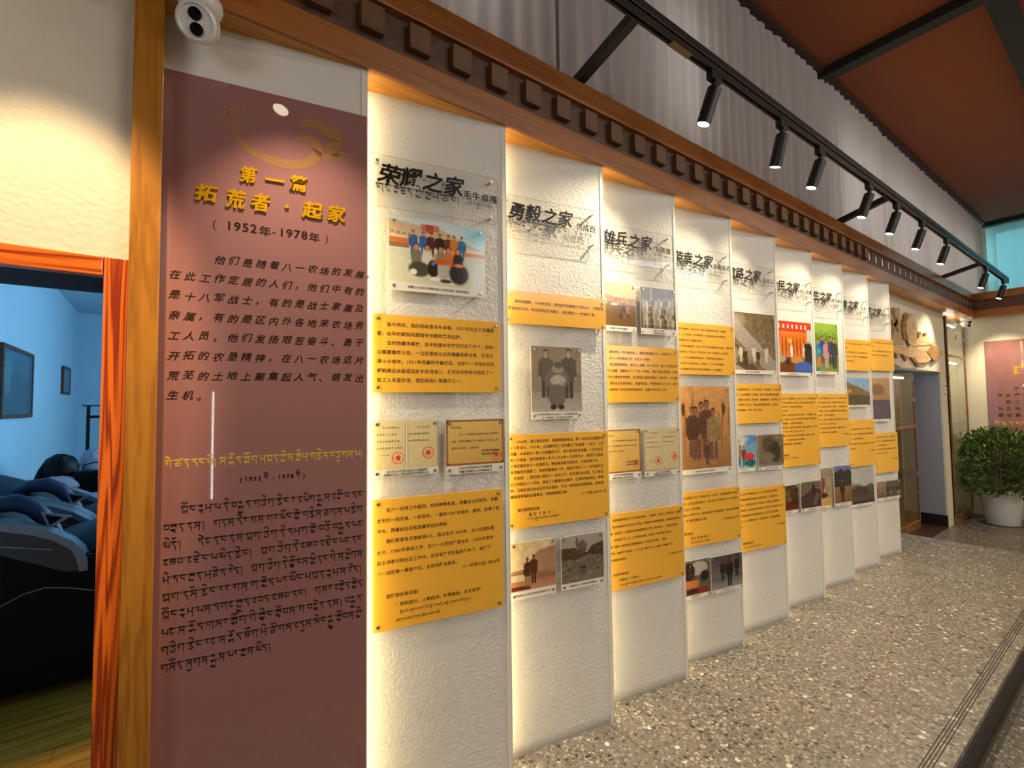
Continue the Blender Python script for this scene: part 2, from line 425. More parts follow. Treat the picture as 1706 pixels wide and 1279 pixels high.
# upper wall behind the curtain with clerestory windows
up = thing('wall_upper', kind='structure')
MB().box(-3.5, 11.6, 2.02, 2.1, 2.80, 4.6).build('upper_wall', mat('dim_upper_wall', '#8d8478', .8), up)
wn = thing('window_1', kind='structure')
for x0, x1 in ((.9, 1.25), (2.5, 3.0), (5.25, 6.55), (6.65, 7.95), (8.05, 9.35), (9.45, 10.9)):
    z0 = 2.83 if x0 > 5 else 3.3
    MB().box(x0, x1, 2.0, 2.015, z0, 4.2).build('pane', M_PANE, wn)
    fb = MB()
    for a_, b_ in ((x0-.03, x0), (x1, x1+.03), ((x0+x1)/2-.012, (x0+x1)/2+.012)): fb.box(a_, b_, 1.985, 2.02, z0, 4.2)
    fb.build('window_frame', M_BAND, wn)

# beam / cornice along the wall
beam = thing('trim_1', kind='structure')
XB0, XB1 = -3.5, 9.8
MB().box(XB0, XB1, D+.0, 2.02, H, H+.022).build('soffit_board', M_SOFF, beam)
x = XB0
while x < XB1-.01:      # lower plank in three-metre lengths
    x2 = min(x+3.1, XB1)
    MB().box(x+.0008, x2-.0008, D-.018, D, H-.001, 2.882, .002).build('lower_plank', M_BEAM, beam)
    MB().box(x+.0008, x2-.0008, D-.032, D+.0, 3.034, 3.14, .003).build('top_plank', M_BEAM, beam)
    MB().box(x, x2, D, D+.22, 3.118, 3.138).build('top_board', M_BEAM, beam)
    x = x2
MB().box(XB0, XB1, D-.004, D+.012, 2.882, 2.935).build('band_rail', M_BAND, beam)
MB().box(XB0, XB1, D-.004, D+.012, 3.017, 3.034).build('band_rail', M_BAND, beam)
PIT = .1855
up_me = MB().box(-.055, .055, -.004, .012, 2.935, 3.017).mesh('band_block', M_BAND)
dn_me = MB().box(-.044, .044, -.034, .0, 2.915, 3.015, .003).mesh('dentil_block', M_DENT)
k = -20
while True:
    xc = .579 + PIT*k; k += 1
    if xc > XB1-.05: break
    if xc < -3.2: continue
    link('band_block', up_me, beam, (xc+PIT/2, D, 0))
    if xc < 5.5: link('dentil_block', dn_me, beam, (xc, D, 0))
MB().box(XB0, 5.45, D+.013, D+.02, 2.882, 3.034).build('band_back', M_BAND, beam)
# far beam across the end wall
fb_ = thing('trim_2', kind='structure')
MB().box(XB1, XF+.3, -4.1, D+.35, H, H+.022).build('soffit_board', M_SOFF, fb_)
MB().box(XB1-.018, XB1, -4.1, D, H-.001, 2.882, .002).build('lower_plank', M_BEAM, fb_)
MB().box(XB1-.004, XB1+.012, -4.1, D, 2.882, 3.034).build('band_rail', M_BAND, fb_)
MB().box(XB1-.032, XB1, -4.1, D, 3.034, 3.14, .003).build('top_plank', M_BEAM, fb_)
MB().box(XB1, 11.6, -4.1, 2.05, 3.10, 3.125).build('ledge_board', M_BAND, fb_)

# end wall and side bits
ew = MB().box(XF, XF+.15, -4.2, 2.5, ZL-.02, H).build('wall_back', M_FARW); tag(ew, kind='structure')
uw = MB().box(11.6, 11.7, -4.2, 2.1, 3.0, 4.6).build('wall_back_upper', M_FARW); tag(uw, kind='structure')
w2 = thing('window_2', kind='structure')
for j in range(4):
    y0 = 1.6 - .95*j
    MB().box(11.50, 11.52, y0-.9, y0, 3.2, 4.4).build('pane', M_PANE_T, w2)
    MB().box(11.48, 11.54, y0, y0+.05, 3.13, 4.45).build('window_frame', M_BAND, w2)

# relief wall with doorway into the passage
YR = 1.80
rw = thing('wall_side', kind='structure')
MB().box(6.16, 8.57, YR, YR+.12, 1.935, H).build('door_header', M_FARW, rw)
MB().box(8.57, 8.83, YR, YR+.02, ZL, H).build('wall_pier', M_FARW, rw)
MB().box(8.57, 8.83, YR+.02, 2.45, ZL, H).build('passage_wall', M_GREYW, rw)
MB().box(6.1, 8.57, 2.40, 2.45, ZL, H).build('passage_wall', M_GREYW, rw)
MB().box(8.83, 9.9, 2.2, 2.25, ZL, H).build('recess_wall', M_FARW, rw)
bb = MB().box(8.545, 8.57, YR+.004, 2.40, ZL, ZL+.16).build('baseboard_right', M_BASEB); tag(bb, kind='structure')
th = MB().box(7.06, 8.57, YR, 2.4, ZL, ZL+.012).build('trim_5', mat('dark_threshold', '#3b2417', .35)); tag(th, kind='structure')

# rest of the hall, behind and beside the viewer
wr = thing('wall_right', kind='structure')
MB().box(-1.718, 11.7, -4.2, -4.1, ZL, 4.6).build('hall_wall', mat('hall_wall_paint', '#cfc3ab', .7), wr)
MB().box(-3.6, -1.74, -4.2, -4.1, ZL, 4.6).build('hall_wall', mat('brown_timber_wall', '#4a2a18', .6), wr)
MB().box(-1.76, -1.70, -4.2, -4.1, 1.8, 4.6).build('hall_wall', mat('brown_lintel', '#4a2a18', .6), wr)
MB().box(-1.76, -1.68, -4.2, -4.1, ZL, .3).build('hall_wall', mat('brown_sill', '#4a2a18', .6), wr)
wb = MB().box(-3.6, -3.5, -4.2, 2.1, ZL, 4.6).build('wall_near', mat('near_wall_paint', '#8a7458', .7)); tag(wb, kind='structure')
w3 = thing('window_3', kind='structure')
MB().box(-1.742, -1.698, -4.16, -4.15, .3, 2.0).build('pane', emis('daylight_slit', (.9, .95, 1), 45), w3)

# side room (cold light)
sr = thing('wall_side_room', kind='structure')
MB().box(-1.30, -1.20, 1.97, 10.5, 0, 3.2).build('wall_panel', M_BLUEW, sr)
MB().box(-1.30, 2.6, 10.4, 10.5, 0, 3.2).build('wall_panel', M_BLUEW, sr)
MB().box(2.5, 2.6, 2.2, 10.5, 0, 3.2).build('wall_panel', M_BLUEW, sr)
MB().box(-.02, 2.6, 1.98, 2.06, 0, 3.2).build('wall_panel', M_BLUEW, sr)
src = MB().box(-1.3, 2.6, 1.97, 10.5, 3.15, 3.2).build('ceiling_side_room', M_BLUEW); tag(src, kind='structure')
fr = thing('floor_side_room', kind='structure')
yy = 1.76
while yy < 5.2:
    for x0, x1 in ((-1.2, -.62 + .3*math.sin(yy*30)), (-.62 + .3*math.sin(yy*30), 1.2)):
        MB().box(x0+.0008, x1-.0008, yy+.0006, yy+.1194, -.02, 0).build('floor_board', M_WOODF, fr)
    yy += .12
MB().box(-1.2, 2.5, 2.06, 10.4, -.03, -.0205).build('floor_base', M_WOODF, fr)
MB().box(-1.2, 2.5, yy, 10.4, -.0205, 0).build('floor_base', M_WOODF, fr)

# ------------------------------------------------------------------ lettering
_gc = {}
def glyph(ch, off=0.0, ext=0.0, shear=0.0):
    key = (ch, off, ext, shear)
    if key in _gc: return _gc[key]
    c = bpy.data.curves.new('g', 'FONT'); c.body = ch; c.resolution_u = 2 if not ext else 3; c.offset = off; c.extrude = ext; c.shear = shear
    if ext: c.bevel_depth = .012; c.bevel_resolution = 0
    o = bpy.data.objects.new('g', c); C.objects.link(o)
    bpy.context.view_layer.update()
    me = bpy.data.meshes.new_from_object(o.evaluated_get(bpy.context.evaluated_depsgraph_get()))
    n = len(me.vertices); v = np.zeros(n*3); me.vertices.foreach_get('co', v); v = v.reshape(-1, 3)
    f = [tuple(p.vertices) for p in me.polygons]
    bpy.data.objects.remove(o); bpy.data.curves.remove(c); bpy.data.meshes.remove(me)
    _gc[key] = (v, f); return _gc[key]
def is_wide(ch): return ord(ch) > 0x2000
_EM = None
def em():
    global _EM
    if _EM is None:
        v, f = glyph('国'); _EM = (v[:, 0].max()-v[:, 0].min())/.86
        _EM = max(_EM, .5)
    return _EM
class Txt:
    """collects glyphs in the XZ plane of a board (x right, z up), facing -Y"""
    def __init__(s): s.v = []; s.f = []; s.n = 0
    def ch(s, c, x, z, size, off=0, ext=0, shear=0, rot=0, sy=1.0, bold=0):
        v, f = glyph(c, off, ext, shear)
        if not len(v): return
        k = size/em()
        if bold:
            for dx, dz in ((bold, 0), (-bold, 0), (0, bold), (0, -bold)): s.ch(c, x+dx*size, z+dz*size, size, off, ext, shear, rot, sy)
        X = v[:, 0]*k; Z = v[:, 1]*k*sy; Y = v[:, 2]*k
        if rot: X, Z = X*math.cos(rot)-Z*math.sin(rot), X*math.sin(rot)+Z*math.cos(rot)
        s.v.append(np.stack([X+x, -Y, Z+z], 1)); s.f += [tuple(i+s.n for i in p) for p in f]; s.n += len(v)
    def line(s, t, x, z, size, pitch=None, **kw):
        pitch = pitch or size*1.03
        for c in t:
            if c == '　': x += pitch; continue
            if c == ' ': x += pitch*.5; continue
            s.ch(c, x, z, size, **kw)
            x += pitch if is_wide(c) else pitch*.58
        return x
    def strokes(s, polys, w):
        """polylines in board coordinates drawn as ribbons of width w"""
        for pl in polys:
            P = [Vector((a, b)) for a, b in pl]
            L_, R_ = [], []
            for i, p in enumerate(P):
                d = (P[min(i+1, len(P)-1)]-P[max(i-1, 0)])
                if d.length < 1e-9: d = Vector((1, 0))
                d.normalize(); nn = Vector((-d.y, d.x))
                # pen-like: horizontals thick, verticals thin
                ww = w*(.55 + .65*abs(d.x))
                L_.append(p+nn*ww/2); R_.append(p-nn*ww/2)
            a = np.array([[q.x, 0, q.y] for q in L_+R_]); m = len(P)
            s.v.append(a); s.f += [(s.n+i, s.n+i+1, s.n+m+i+1, s.n+m+i) for i in range(m-1)]; s.n += len(a)
    def build(s, name, m, parent, loc=(0, 0, 0)):
        if not s.v: return None
        v = np.concatenate(s.v); me = bpy.data.meshes.new(name); me.from_pydata(v.tolist(), [], s.f); me.materials.append(m); me.update()
        o = bpy.data.objects.new(name, me); C.objects.link(o); o.parent = parent; o.location = loc
        if 'character' not in name: o['kind'] = 'stuff'
        return o

# Tibetan letter skeletons in a unit box hanging from the head line (y=1), drawn as pen strokes
TIB = {
 'k': [[(0,1),(.8,1)],[(.15,1),(.12,.55),(.3,.5)],[(.42,1),(.42,.55)],[(.7,1),(.7,0)]],
 'kh': [[(0,1),(.75,1)],[(.1,1),(.12,.75),(.3,.6),(.1,.35),(.3,.3),(.62,.45)],[(.66,1),(.66,0)]],
 'g': [[(0,1),(.75,1)],[(.12,1),(.1,.6),(.28,.55),(.3,.75)],[(.66,1),(.66,0)]],
 'ng': [[(0,1),(.65,1)],[(.2,1),(.12,.7),(.45,.55),(.6,.5)]],
 'c': [[(0,1),(.7,1)],[(.6,1),(.35,.8),(.6,.6),(.5,.3),(.15,.3),(.12,.55)]],
 'ch': [[(0,1),(.8,1)],[(.6,1),(.35,.8),(.65,.6),(.5,.3),(.15,.3),(.12,.6),(.4,.6)]],
 'j': [[(0,1),(.65,1)],[(.3,1),(.3,.6)],[(.05,.62),(.6,.62)],[(.2,.6),(.2,.3),(.6,.3)]],
 'ny': [[(0,1),(.7,1)],[(.35,1),(.15,.7),(.3,.5),(.5,.75)],[(.3,.5),(.6,.2)]],
 't': [[(0,1),(.65,1)],[(.45,1),(.15,.7),(.5,.5),(.6,.1)]],
 'th': [[(0,1),(.7,1)],[(.15,1),(.1,.4),(.55,.4),(.6,1)],[(.15,.7),(.55,.7)]],
 'd': [[(0,1),(.62,1)],[(.2,1),(.15,.75),(.45,.65),(.55,.1)]],
 'n': [[(0,1),(.6,1)],[(.4,1),(.15,.7),(.4,.55),(.5,0)]],
 'p': [[(.05,1),(.12,.55),(.55,.55)],[(.58,1),(.58,.3)],[(0,1),(.25,1)]],
 'ph': [[(.05,1),(.12,.55),(.55,.55)],[(.58,1),(.58,.3),(.35,.3)],[(0,1),(.25,1)]],
 'b': [[(0,1),(.6,1)],[(.08,1),(.1,.5),(.55,.5)],[(.57,1),(.57,.5)]],
 'm': [[(0,1),(.2,1)],[(.5,1),(.75,1)],[(.12,1),(.15,.62),(.6,.62)],[(.62,1),(.62,0)],[(.15,.62),(.05,.4)]],
 'ts': [[(0,1),(.7,1)],[(.6,1),(.35,.8),(.6,.6),(.5,.3),(.15,.3)],[(.62,1),(.8,1.2)]],
 'tsh': [[(0,1),(.85,1)],[(.6,1),(.35,.8),(.65,.6),(.5,.3),(.15,.3),(.12,.6),(.4,.6)],[(.7,1),(.9,1.2)]],
 'dz': [[(0,1),(.65,1)],[(.3,1),(.3,.6)],[(.05,.62),(.6,.62)],[(.2,.6),(.2,.3),(.6,.3)],[(.6,1),(.8,1.2)]],
 'zh': [[(0,1),(.7,1)],[(.15,1),(.35,.75),(.1,.6)],[(.4,1),(.4,.2)],[(.1,.25),(.4,.2),(.65,.45)]],
 'z': [[(0,1),(.65,1)],[(.3,1),(.1,.7),(.5,.65),(.15,.4),(.6,.3)]],
 "'": [[(0,1),(.55,1)],[(.4,1),(.1,.6),(.3,.35),(.5,.5)]],
 'y': [[(.05,1),(.12,.5),(.6,.5)],[(.3,1),(.28,.55)],[(.62,1),(.62,.3)],[(0,1),(.2,1)],[(.25,1),(.4,1)]],
 'r': [[(0,1),(.5,1)],[(.35,1),(.15,.75),(.4,.5)]],
 'l': [[(0,1),(.75,1)],[(.3,1),(.1,.6),(.3,.5),(.35,.8)],[(.66,1),(.66,.1)]],
 'sh': [[(0,1),(.75,1)],[(.15,1),(.3,.7),(.12,.4)],[(.3,.7),(.6,.6)],[(.66,1),(.66,0)]],
 's': [[(0,1),(.75,1)],[(.12,1),(.3,.62),(.05,.35)],[(.3,.62),(.62,.62)],[(.64,1),(.64,0)]],
 'h': [[(0,1),(.6,1)],[(.2,1),(.15,.7),(.5,.6),(.45,.3),(.2,.3),(.55,0)]],
 'a': [[(0,1),(.8,1)],[(.2,1),(.1,.6),(.3,.5),(.4,.7),(.5,.5)],[(.7,1),(.7,0)]],
}
VOW = {'i': [[(.1,1.45),(.3,1.6),(.5,1.42),(.45,1.2)]], 'e': [[(.05,1.5),(.55,1.25)]], 'o': [[(.0,1.4),(.2,1.55),(.3,1.25),(.45,1.55),(.65,1.35)]], 'u': [[(.15,-.15),(.4,-.3),(.6,-.1)]]}
def tibline(T, txt, x, z, size, wid, fit=None):
    """txt: syllables separated by spaces, stacks by '.', members by '+', vowel after ':'; '/' = shad.  z is the head line."""
    out = []; cx = 0
    for syl in txt.split(' '):
        if syl == '': cx += .6; continue
        if syl == '/': out.append([(cx, 1), (cx, -.1)]); cx += .45; continue
        for st in syl.split('.'):
            vow = None
            if ':' in st: st, vow = st.split(':')
            mem = st.split('+'); wmax = 0
            sc = 1.0 if len(mem) == 1 else .68
            for i, m_ in enumerate(mem):
                ly_ = 1 - i*.62*1.0
                for pl in TIB.get(m_, TIB['a']):
                    out.append([(cx+a*.92*(1 if i == 0 else .9), ly_+(b-1)*sc*(.62 if len(mem) > 1 else 1)) for a, b in pl]); wmax = max(wmax, max(a for a, b in pl))
            if vow:
                dy = -.45 if (vow == 'u' and len(mem) > 1) else 0
                for pl in VOW.get(vow, VOW['i']): out.append([(cx+a, b+dy) for a, b in pl])
            cx += wmax*.92+.1
        out.append([(cx, 1.02), (cx+.1, .92)]); cx += .22
    k = size; kx = size if fit is None else fit/cx
    T.strokes([[(x+a*kx, z+(b-1)*k) for a, b in pl] for pl in out], wid)

# ------------------------------------------------------------------ painted photo prints (flat prints: vertex colours on a fine flat grid)
class Pic:
    def __init__(s, w_, h_, cell=.003, seed=0):
        s.nx = max(8, int(w_/cell)); s.ny = max(8, int(h_/cell)); s.w = w_; s.h = h_
        s.u, s.v = np.meshgrid(np.linspace(0, 1, s.nx+1), np.linspace(0, 1, s.ny+1))
        s.a = np.zeros((s.ny+1, s.nx+1, 3)); s.r = np.random.RandomState(seed); s.asp = w_/h_
    def col(s, c): return np.array(lin(c))
    def grad(s, top, bot, v0=0, v1=1):
        m = (s.v >= v0) & (s.v <= v1); t = ((s.v-v0)/(v1-v0))[..., None]
        g = s.col(bot)*(1-t)+s.col(top)*t; s.a[m] = g[m]; return s
    def blend(s, m, c, k=1):
        m = np.clip(m, 0, 1)[..., None]*k; s.a = s.a*(1-m)+s.col(c)*m; return s
    def ell(s, x, y, rx, ry, c, k=1, soft=.25):
        d = np.sqrt(((s.u-x)/rx)**2+((s.v-y)/ry)**2); return s.blend((1-d)/soft+.5, c, k)
    def rect(s, x0, x1, y0, y1, c, k=1): return s.blend(((s.u > x0) & (s.u < x1) & (s.v > y0) & (s.v < y1)).astype(float), c, k)
    def noise(s, n):
        g = s.r.rand(n+2, int(n*max(s.asp, .5))+2); yy_ = s.v*(g.shape[0]-1.001); xx_ = s.u*(g.shape[1]-1.001)
        i = yy_.astype(int); j = xx_.astype(int); fy = yy_-i; fx = xx_-j
        fy = fy*fy*(3-2*fy); fx = fx*fx*(3-2*fx)
        return g[i, j]*(1-fy)*(1-fx)+g[i+1, j]*fy*(1-fx)+g[i, j+1]*(1-fy)*fx+g[i+1, j+1]*fy*fx
    def mott(s, amp, ns=(6, 14, 30), m=None):
        n_ = sum(s.noise(k) for k in ns)/len(ns)-.5
        f = 1+amp*2*n_
        if m is not None: f = np.where(m, f, 1)
        s.a = np.clip(s.a*f[..., None], 0, 1); return s
    def hill(s, pts, c, k=1):
        y = np.interp(s.u, [p[0] for p in pts], [p[1] for p in pts]); return s.blend((s.v < y).astype(float), c, k)
    def person(s, x, y, h, coat, skin='#c48a62', legs=None, hair='#1d140e', wid=1.0):
        """standing figure: y = feet, h = height (fraction of the picture)"""
        k = 1/s.asp; hw = h*.105*min(wid, 1.25)*k; legs = legs or coat
        t = (s.v-y)/h; du = np.abs(s.u-x)
        for sg in (-1, 1): s.blend(((np.abs(s.u-x-sg*hw*.42) < hw*.34) & (t > 0) & (t < .45)).astype(float), legs)
        s.blend(((du < hw*(1.0-.12*(t-.35)/.5)) & (t > .34) & (t < .78)).astype(float), coat)
        s.ell(x, y+h*.77, hw*.92, h*.065, coat, 1, .15)
        for sg in (-1, 1): s.blend(((np.abs(s.u-x-sg*hw*(1.12+.15*(.8-t))) < hw*.20) & (t > .42) & (t < .78)).astype(float), coat); s.blend(((np.abs(s.u-x-sg*hw*.93) < hw*.04) & (t > .42) & (t < .72)).astype(float), '#120c08', .45); s.ell(x+sg*hw*1.18, y+h*.40, hw*.2, h*.028, skin)
        s.rect(x-hw*.18, x+hw*.18, y+h*.80, y+h*.86, skin); s.rect(x-hw*.03, x+hw*.03, y+h*.45, y+h*.8, '#120c08', .35)
        s.ell(x, y+h*.925, hw*.46, h*.075, hair, 1, .12); s.ell(x, y+h*.90, hw*.38, h*.062, skin, 1, .15)
        for sg in (-1, 1): s.ell(x+sg*hw*.15, y+h*.908, hw*.07, h*.008, '#1a100a', .8)
        s.ell(x, y+h*.872, hw*.12, h*.007, '#6a2f24', .7)
        return s
    def build(s, parent, name='photo_print', loc=(0, 0, 0)):
        nx, ny = s.nx, s.ny
        co = np.stack([s.u*s.w, np.zeros_like(s.u), s.v*s.h], -1).reshape(-1, 3)
        i, j = np.meshgrid(np.arange(ny), np.arange(nx), indexing='ij'); a = (i*(nx+1)+j).ravel()
        f = np.stack([a, a+1, a+nx+2, a+nx+1], 1)
        me = bpy.data.meshes.new(name)
        me.vertices.add(len(co)); me.vertices.foreach_set('co', co.ravel())
        me.loops.add(f.size); me.loops.foreach_set('vertex_index', f.ravel())
        me.polygons.add(len(f)); me.polygons.foreach_set('loop_start', np.arange(0, f.size, 4)); me.update(calc_edges=True)
        ca = me.color_attributes.new('Col', 'FLOAT_COLOR', 'POINT')
        ca.data.foreach_set('color', np.concatenate([np.clip(s.a, 0, 1), np.ones(s.a.shape[:2]+(1,))], -1).astype(np.float32).ravel())
        me.materials.append(M_PRINT)
        o = bpy.data.objects.new(name, me); C.objects.link(o); o.parent = parent; o.location = loc; return o

def crowd(p, n, y, hmin, hmax, cols, skin='#c48a62', x0=.05, x1=.95, wid=1.0):
    for i in range(n):
        x = x0+(x1-x0)*(i+.5)/n + p.r.uniform(-.01, .01)
        p.person(x, y+p.r.uniform(-.02, .02), p.r.uniform(hmin, hmax), cols[i % len(cols)], skin, wid=wid)
SEP = ['#4a3420', '#6d5236', '#8d6f4a', '#3a2a1a', '#9a8260']
GRY = ['#4b463f', '#6c665d', '#3a352f', '#8a8377', '#57504a']

def pic(kind, w_, h_, seed=0):
    p = Pic(w_, h_, .0026 if w_*h_ > .06 else .0022, seed); g = p
    if kind == 'palace_group':
        g.grad('#cfe0e0', '#ddd6bc'); g.grad('#d9cfb0', '#cfc5a5', 0, .62)
        g.hill([(0, .95), (.15, .93), (.3, .9), (.45, .92), (.6, .84), (.8, .72), (1, .6)], '#d5bc92')
        g.hill([(0, .72), (.2, .70), (.5, .72), (.8, .62), (1, .60)], '#e8d9b8')
        for i in range(16): g.rect(.02+i*.055, .05+i*.055, .74-.006*i, .78-.008*i, '#a3763f', .7)
        g.rect(.32, .50, .83, .93, '#d3644a', .85); g.rect(.36, .44, .80, .93, '#b5372a', .8)
        g.rect(0, .22, .58, .68, '#d97c3d'); g.rect(.76, 1, .5, .57, '#e0842f'); g.rect(0, .2, .53, .59, '#6d4a2c', .8); g.rect(.8, 1, .47, .5, '#8a5a33', .7)
        g.ell(.92, .86, .14, .16, '#8fd3dc', .9, 1.2)
        g.grad('#cfd2b4', '#d6cfae', 0, .5); g.mott(.12)
        for x, c in ((.24, '#3f66a3'), (.34, '#3d6fae'), (.42, '#5d2d2b'), (.51, '#3b2a1e'), (.60, '#6d3d1f'), (.66, '#e0862e'), (.74, '#2f6fa0')): g.person(x, .42, .40, c, '#d39366', wid=1.5)
        for x, c in ((.27, '#7d7a60'), (.38, '#e6dcc6'), (.52, '#8c8a6b'), (.60, '#e0702c'), (.70, '#35251c')): g.ell(x, .40, .055, .15, c); g.ell(x, .57, .03, .055, '#20150f'); g.ell(x, .56, .024, .046, '#d3935f')
        g.ell(.30, .22, .11, .12, '#4d4a38'); g.ell(.44, .25, .06, .14, '#2e2019'); g.ell(.55, .25, .065, .17, '#b9b3a4'); g.ell(.53, .37, .085, .05, '#d0602a'); g.ell(.71, .20, .105, .17, '#2c2219'); g.ell(.71, .34, .05, .03, '#d9924f')
        g.ell(.24, .17, .035, .045, '#e9e6dc'); g.ell(.46, .09, .05, .03, '#f1ece0'); g.ell(.57, .07, .06, .03, '#5a3220'); g.ell(.44, .33, .02, .03, '#3b8fc0')
    elif kind == 'two_letters' or kind == 'letter':
        pass
    elif kind == 'studio':
        g.grad('#857460', '#9a8a75'); g.hill([(0, .62), (.2, .66), (.5, .5), (.8, .55), (1, .6)], '#7d7468', .7); g.grad('#93897c', '#a9a093', 0, .3); g.mott(.12)
        g.person(.28, .22, .74, '#5f564d', '#a09488', '#4d443c', '#3a332c', 1.7); g.person(.74, .20, .78, '#574e46', '#a89c90', '#453d36', '#332c26', 1.7)
        g.ell(.5, .50, .24, .17, '#6b6258'); g.ell(.52, .66, .12, .07, '#8f8578'); g.ell(.53, .72, .10, .05, '#5d544a'); g.ell(.52, .48, .15, .09, '#a39a8c'); g.mott(.35, (30, 45), (abs(g.u-.52) < .16) & (abs(g.v-.48) < .1))
        g.ell(.5, .24, .17, .18, '#6a6157'); g.ell(.42, .07, .06, .04, '#2e2823'); g.ell(.58, .07, .06, .04, '#2e2823')
    elif kind == 'couple':
        g.grad('#c9b182', '#d9c496'); g.hill([(0, .42), (.3, .44), (.42, .60), (.6, .78), (.8, .82), (1, .84)], '#8d5f4c', .8); g.mott(.2, (8, 20), g.v > .3)
        g.hill([(0, .38), (.5, .36), (1, .30)], '#8a5b3a', .8); g.rect(0, .3, .18, .34, '#cdbb93', .9); g.grad('#a56d4c', '#b98463', 0, .2); g.rect(0, .42, .02, .1, '#5e2d1c')
        g.person(.36, .08, .60, '#4a2a1a', '#7a4a30', '#8f6f48', '#2c160d', 1.1); g.person(.50, .12, .60, '#532d1c', '#7a4a30', '#452216', '#2c160d', 1.1)
    elif kind == 'bushland':
        g.grad('#a3968c', '#8c7c6c'); g.hill([(0, .75), (.3, .74), (.4, .68), (.6, .6), (.72, .74), (1, .80)], '#4f3d2c'); g.hill([(0, .5), (.4, .48), (.6, .56), (1, .5)], '#6e6250')
        g.ell(.48, .72, .12, .16, '#56463a', .8); g.ell(.36, .85, .03, .12, '#4b3c34', .7); g.mott(.55, (20, 36), g.v < .72); g.ell(.5, .22, .09, .1, '#3a2a22', .9); g.hill([(0, .1), (.4, .3), (.7, .2), (1, .05)], '#7d7160', .5); g.mott(.3, (25,), g.v < .4)
    elif kind == 'field_work':
        g.grad('#dcb57a', '#c99a64'); g.hill([(0, .76), (.25, .70), (.5, .66), (1, .66)], '#a07548'); g.mott(.4, (16, 30), g.v < .75); g.hill([(0, .58), (.5, .52), (1, .5)], '#6d5028'); g.mott(.18, (12, 26), g.v < .55)
        g.ell(.08, .55, .09, .10, '#c9ab7a'); g.ell(.05, .3, .08, .18, '#2f2416'); g.person(.55, .17, .38, '#5f4628', '#b58d5a', '#4a3520', '#2a1c0e', 1.5); g.person(.66, .18, .36, '#4a3520', '#b58d5a', '#7b5a36', '#2a1c0e', 1.5); g.person(.76, .18, .34, '#8a6b42', '#b58d5a', '#5a4226', '#2a1c0e', 1.5); g.ell(.38, .50, .11, .025, '#e0c493')
    elif kind == 'crowd':
        g.grad('#6d5f3e', '#4f4228'); g.rect(.28, .31, .45, 1, '#bfb092', .7); g.rect(.7, .72, .5, .95, '#8f7f52', .6)
        for rw_, y in ((11, .42), (12, .26), (13, .10), (12, -.04)): crowd(g, rw_, y, .30, .36, ['#9a8d70', '#c9bd9f', '#7a6d52', '#5d5138', '#b3a687'], '#d8c9a6', wid=.9)
    elif kind == 'cornfield':
        g.grad('#c98f52', '#a4703f'); g.mott(.2, (10, 24)); g.grad('#a87a44', '#9a6a3e', 0, .3)
        for i in range(14):
            x = g.r.uniform(0, 1); g.ell(x, g.r.uniform(.35, .75), .015, .18, '#6b4424', .6)
        g.ell(.14, .72, .03, .08, '#54331c'); g.ell(.88, .72, .03, .08, '#54331c')
        for x, y, h__, c in ((.36, .10, .66, '#6d4a33'), (.46, .12, .70, '#8a6744'), (.56, .12, .72, '#5b3427'), (.68, .10, .64, '#8d7247'), (.30, .14, .62, '#4d3324')): g.person(x, y, h__, c, '#8c5f40', '#6f4a38', '#3d2418', 1.5)
        g.mott(.28, (26, 40), (g.u > .22) & (g.u < .8) & (g.v < .85)); g.person(.55, .04, .30, '#5b3830', '#8c5f40', wid=2)
    elif kind == 'roadside':
        g.grad('#6d5a3e', '#7d6c52'); g.mott(.5, (20, 40)); g.blend(((g.v+g.u*.9 < 1.05) & (g.v+g.u*.9 > .70)).astype(float), '#a0968a', .85); g.ell(.15, .85, .2, .15, '#b3a58f', .6, .8); g.blend((g.v+g.u*1.0 < .62).astype(float), '#54432e')
        g.mott(.6, (30, 50), g.v+g.u < .66); g.blend((g.v+g.u*.45 < .16).astype(float), '#a79b88', .9)
        for i in range(9): g.person(.08+i*.09, .08+.03*(i % 3), .30, ['#3a2c1e', '#8f8068', '#c9bea6'][i % 3], '#b09a7a', wid=1.2)
    elif kind == 'colour_street':
        g.grad('#3d7fb5', '#8fb5b0'); g.ell(.3, .85, .3, .2, '#d3d0bf', .8, .8); g.mott(.4, (8, 16)); g.person(.28, .1, .78, '#8f7340', '#a57a52', '#2a4a63', wid=1.7); g.person(.5, .08, .6, '#7a3030', '#a57a52', '#24545c', wid=1.6); g.ell(.72, .35, .2, .12, '#c8352c'); g.ell(.75, .16, .2, .12, '#1f5a5e')
    elif kind == 'tree_car':
        g.grad('#857158', '#6e5f52'); g.ell(.4, .7, .25, .3, '#4f3c28', .9, .6); g.mott(.45, (14, 30)); g.ell(.68, .45, .2, .35, '#2f2014', .9, .5); g.ell(.4, .3, .25, .12, '#7b6a52', .8); g.grad('#6a665f', '#8a8478', 0, .12); g.rect(.85, 1, .5, .62, '#4b5b66')
    elif kind == 'meeting':
        g.grad('#e0622b', '#d8752c'); g.rect(0, 1, .8, 1, '#cf3f22'); g.rect(0, 1, .74, .8, '#e9873a', .7); g.rect(0, .8, .25, .74, '#dd7428'); g.mott(.12, (10, 20))
        for i in range(9): g.ell(.08+i*.09, .5, .022, .2, '#8f3f17', .8)
        for i in range(8): g.rect(.06+i*.11, .10+i*.11, .86, .94, '#f0e2c9', .9)
        g.rect(.88, 1, .3, .85, '#b9c0ae'); g.ell(.45, .62, .05, .05, '#e7b93a')
        g.grad('#7a3d17', '#6b3513', 0, .3); g.rect(.0, .08, .2, .5, '#2d3b30', .8)
        for x in (.16, .48, .8): g.ell(x, .42, .035, .14, '#efe8d8', .85); g.ell(x, .54, .03, .04, '#d39a6c', .8)
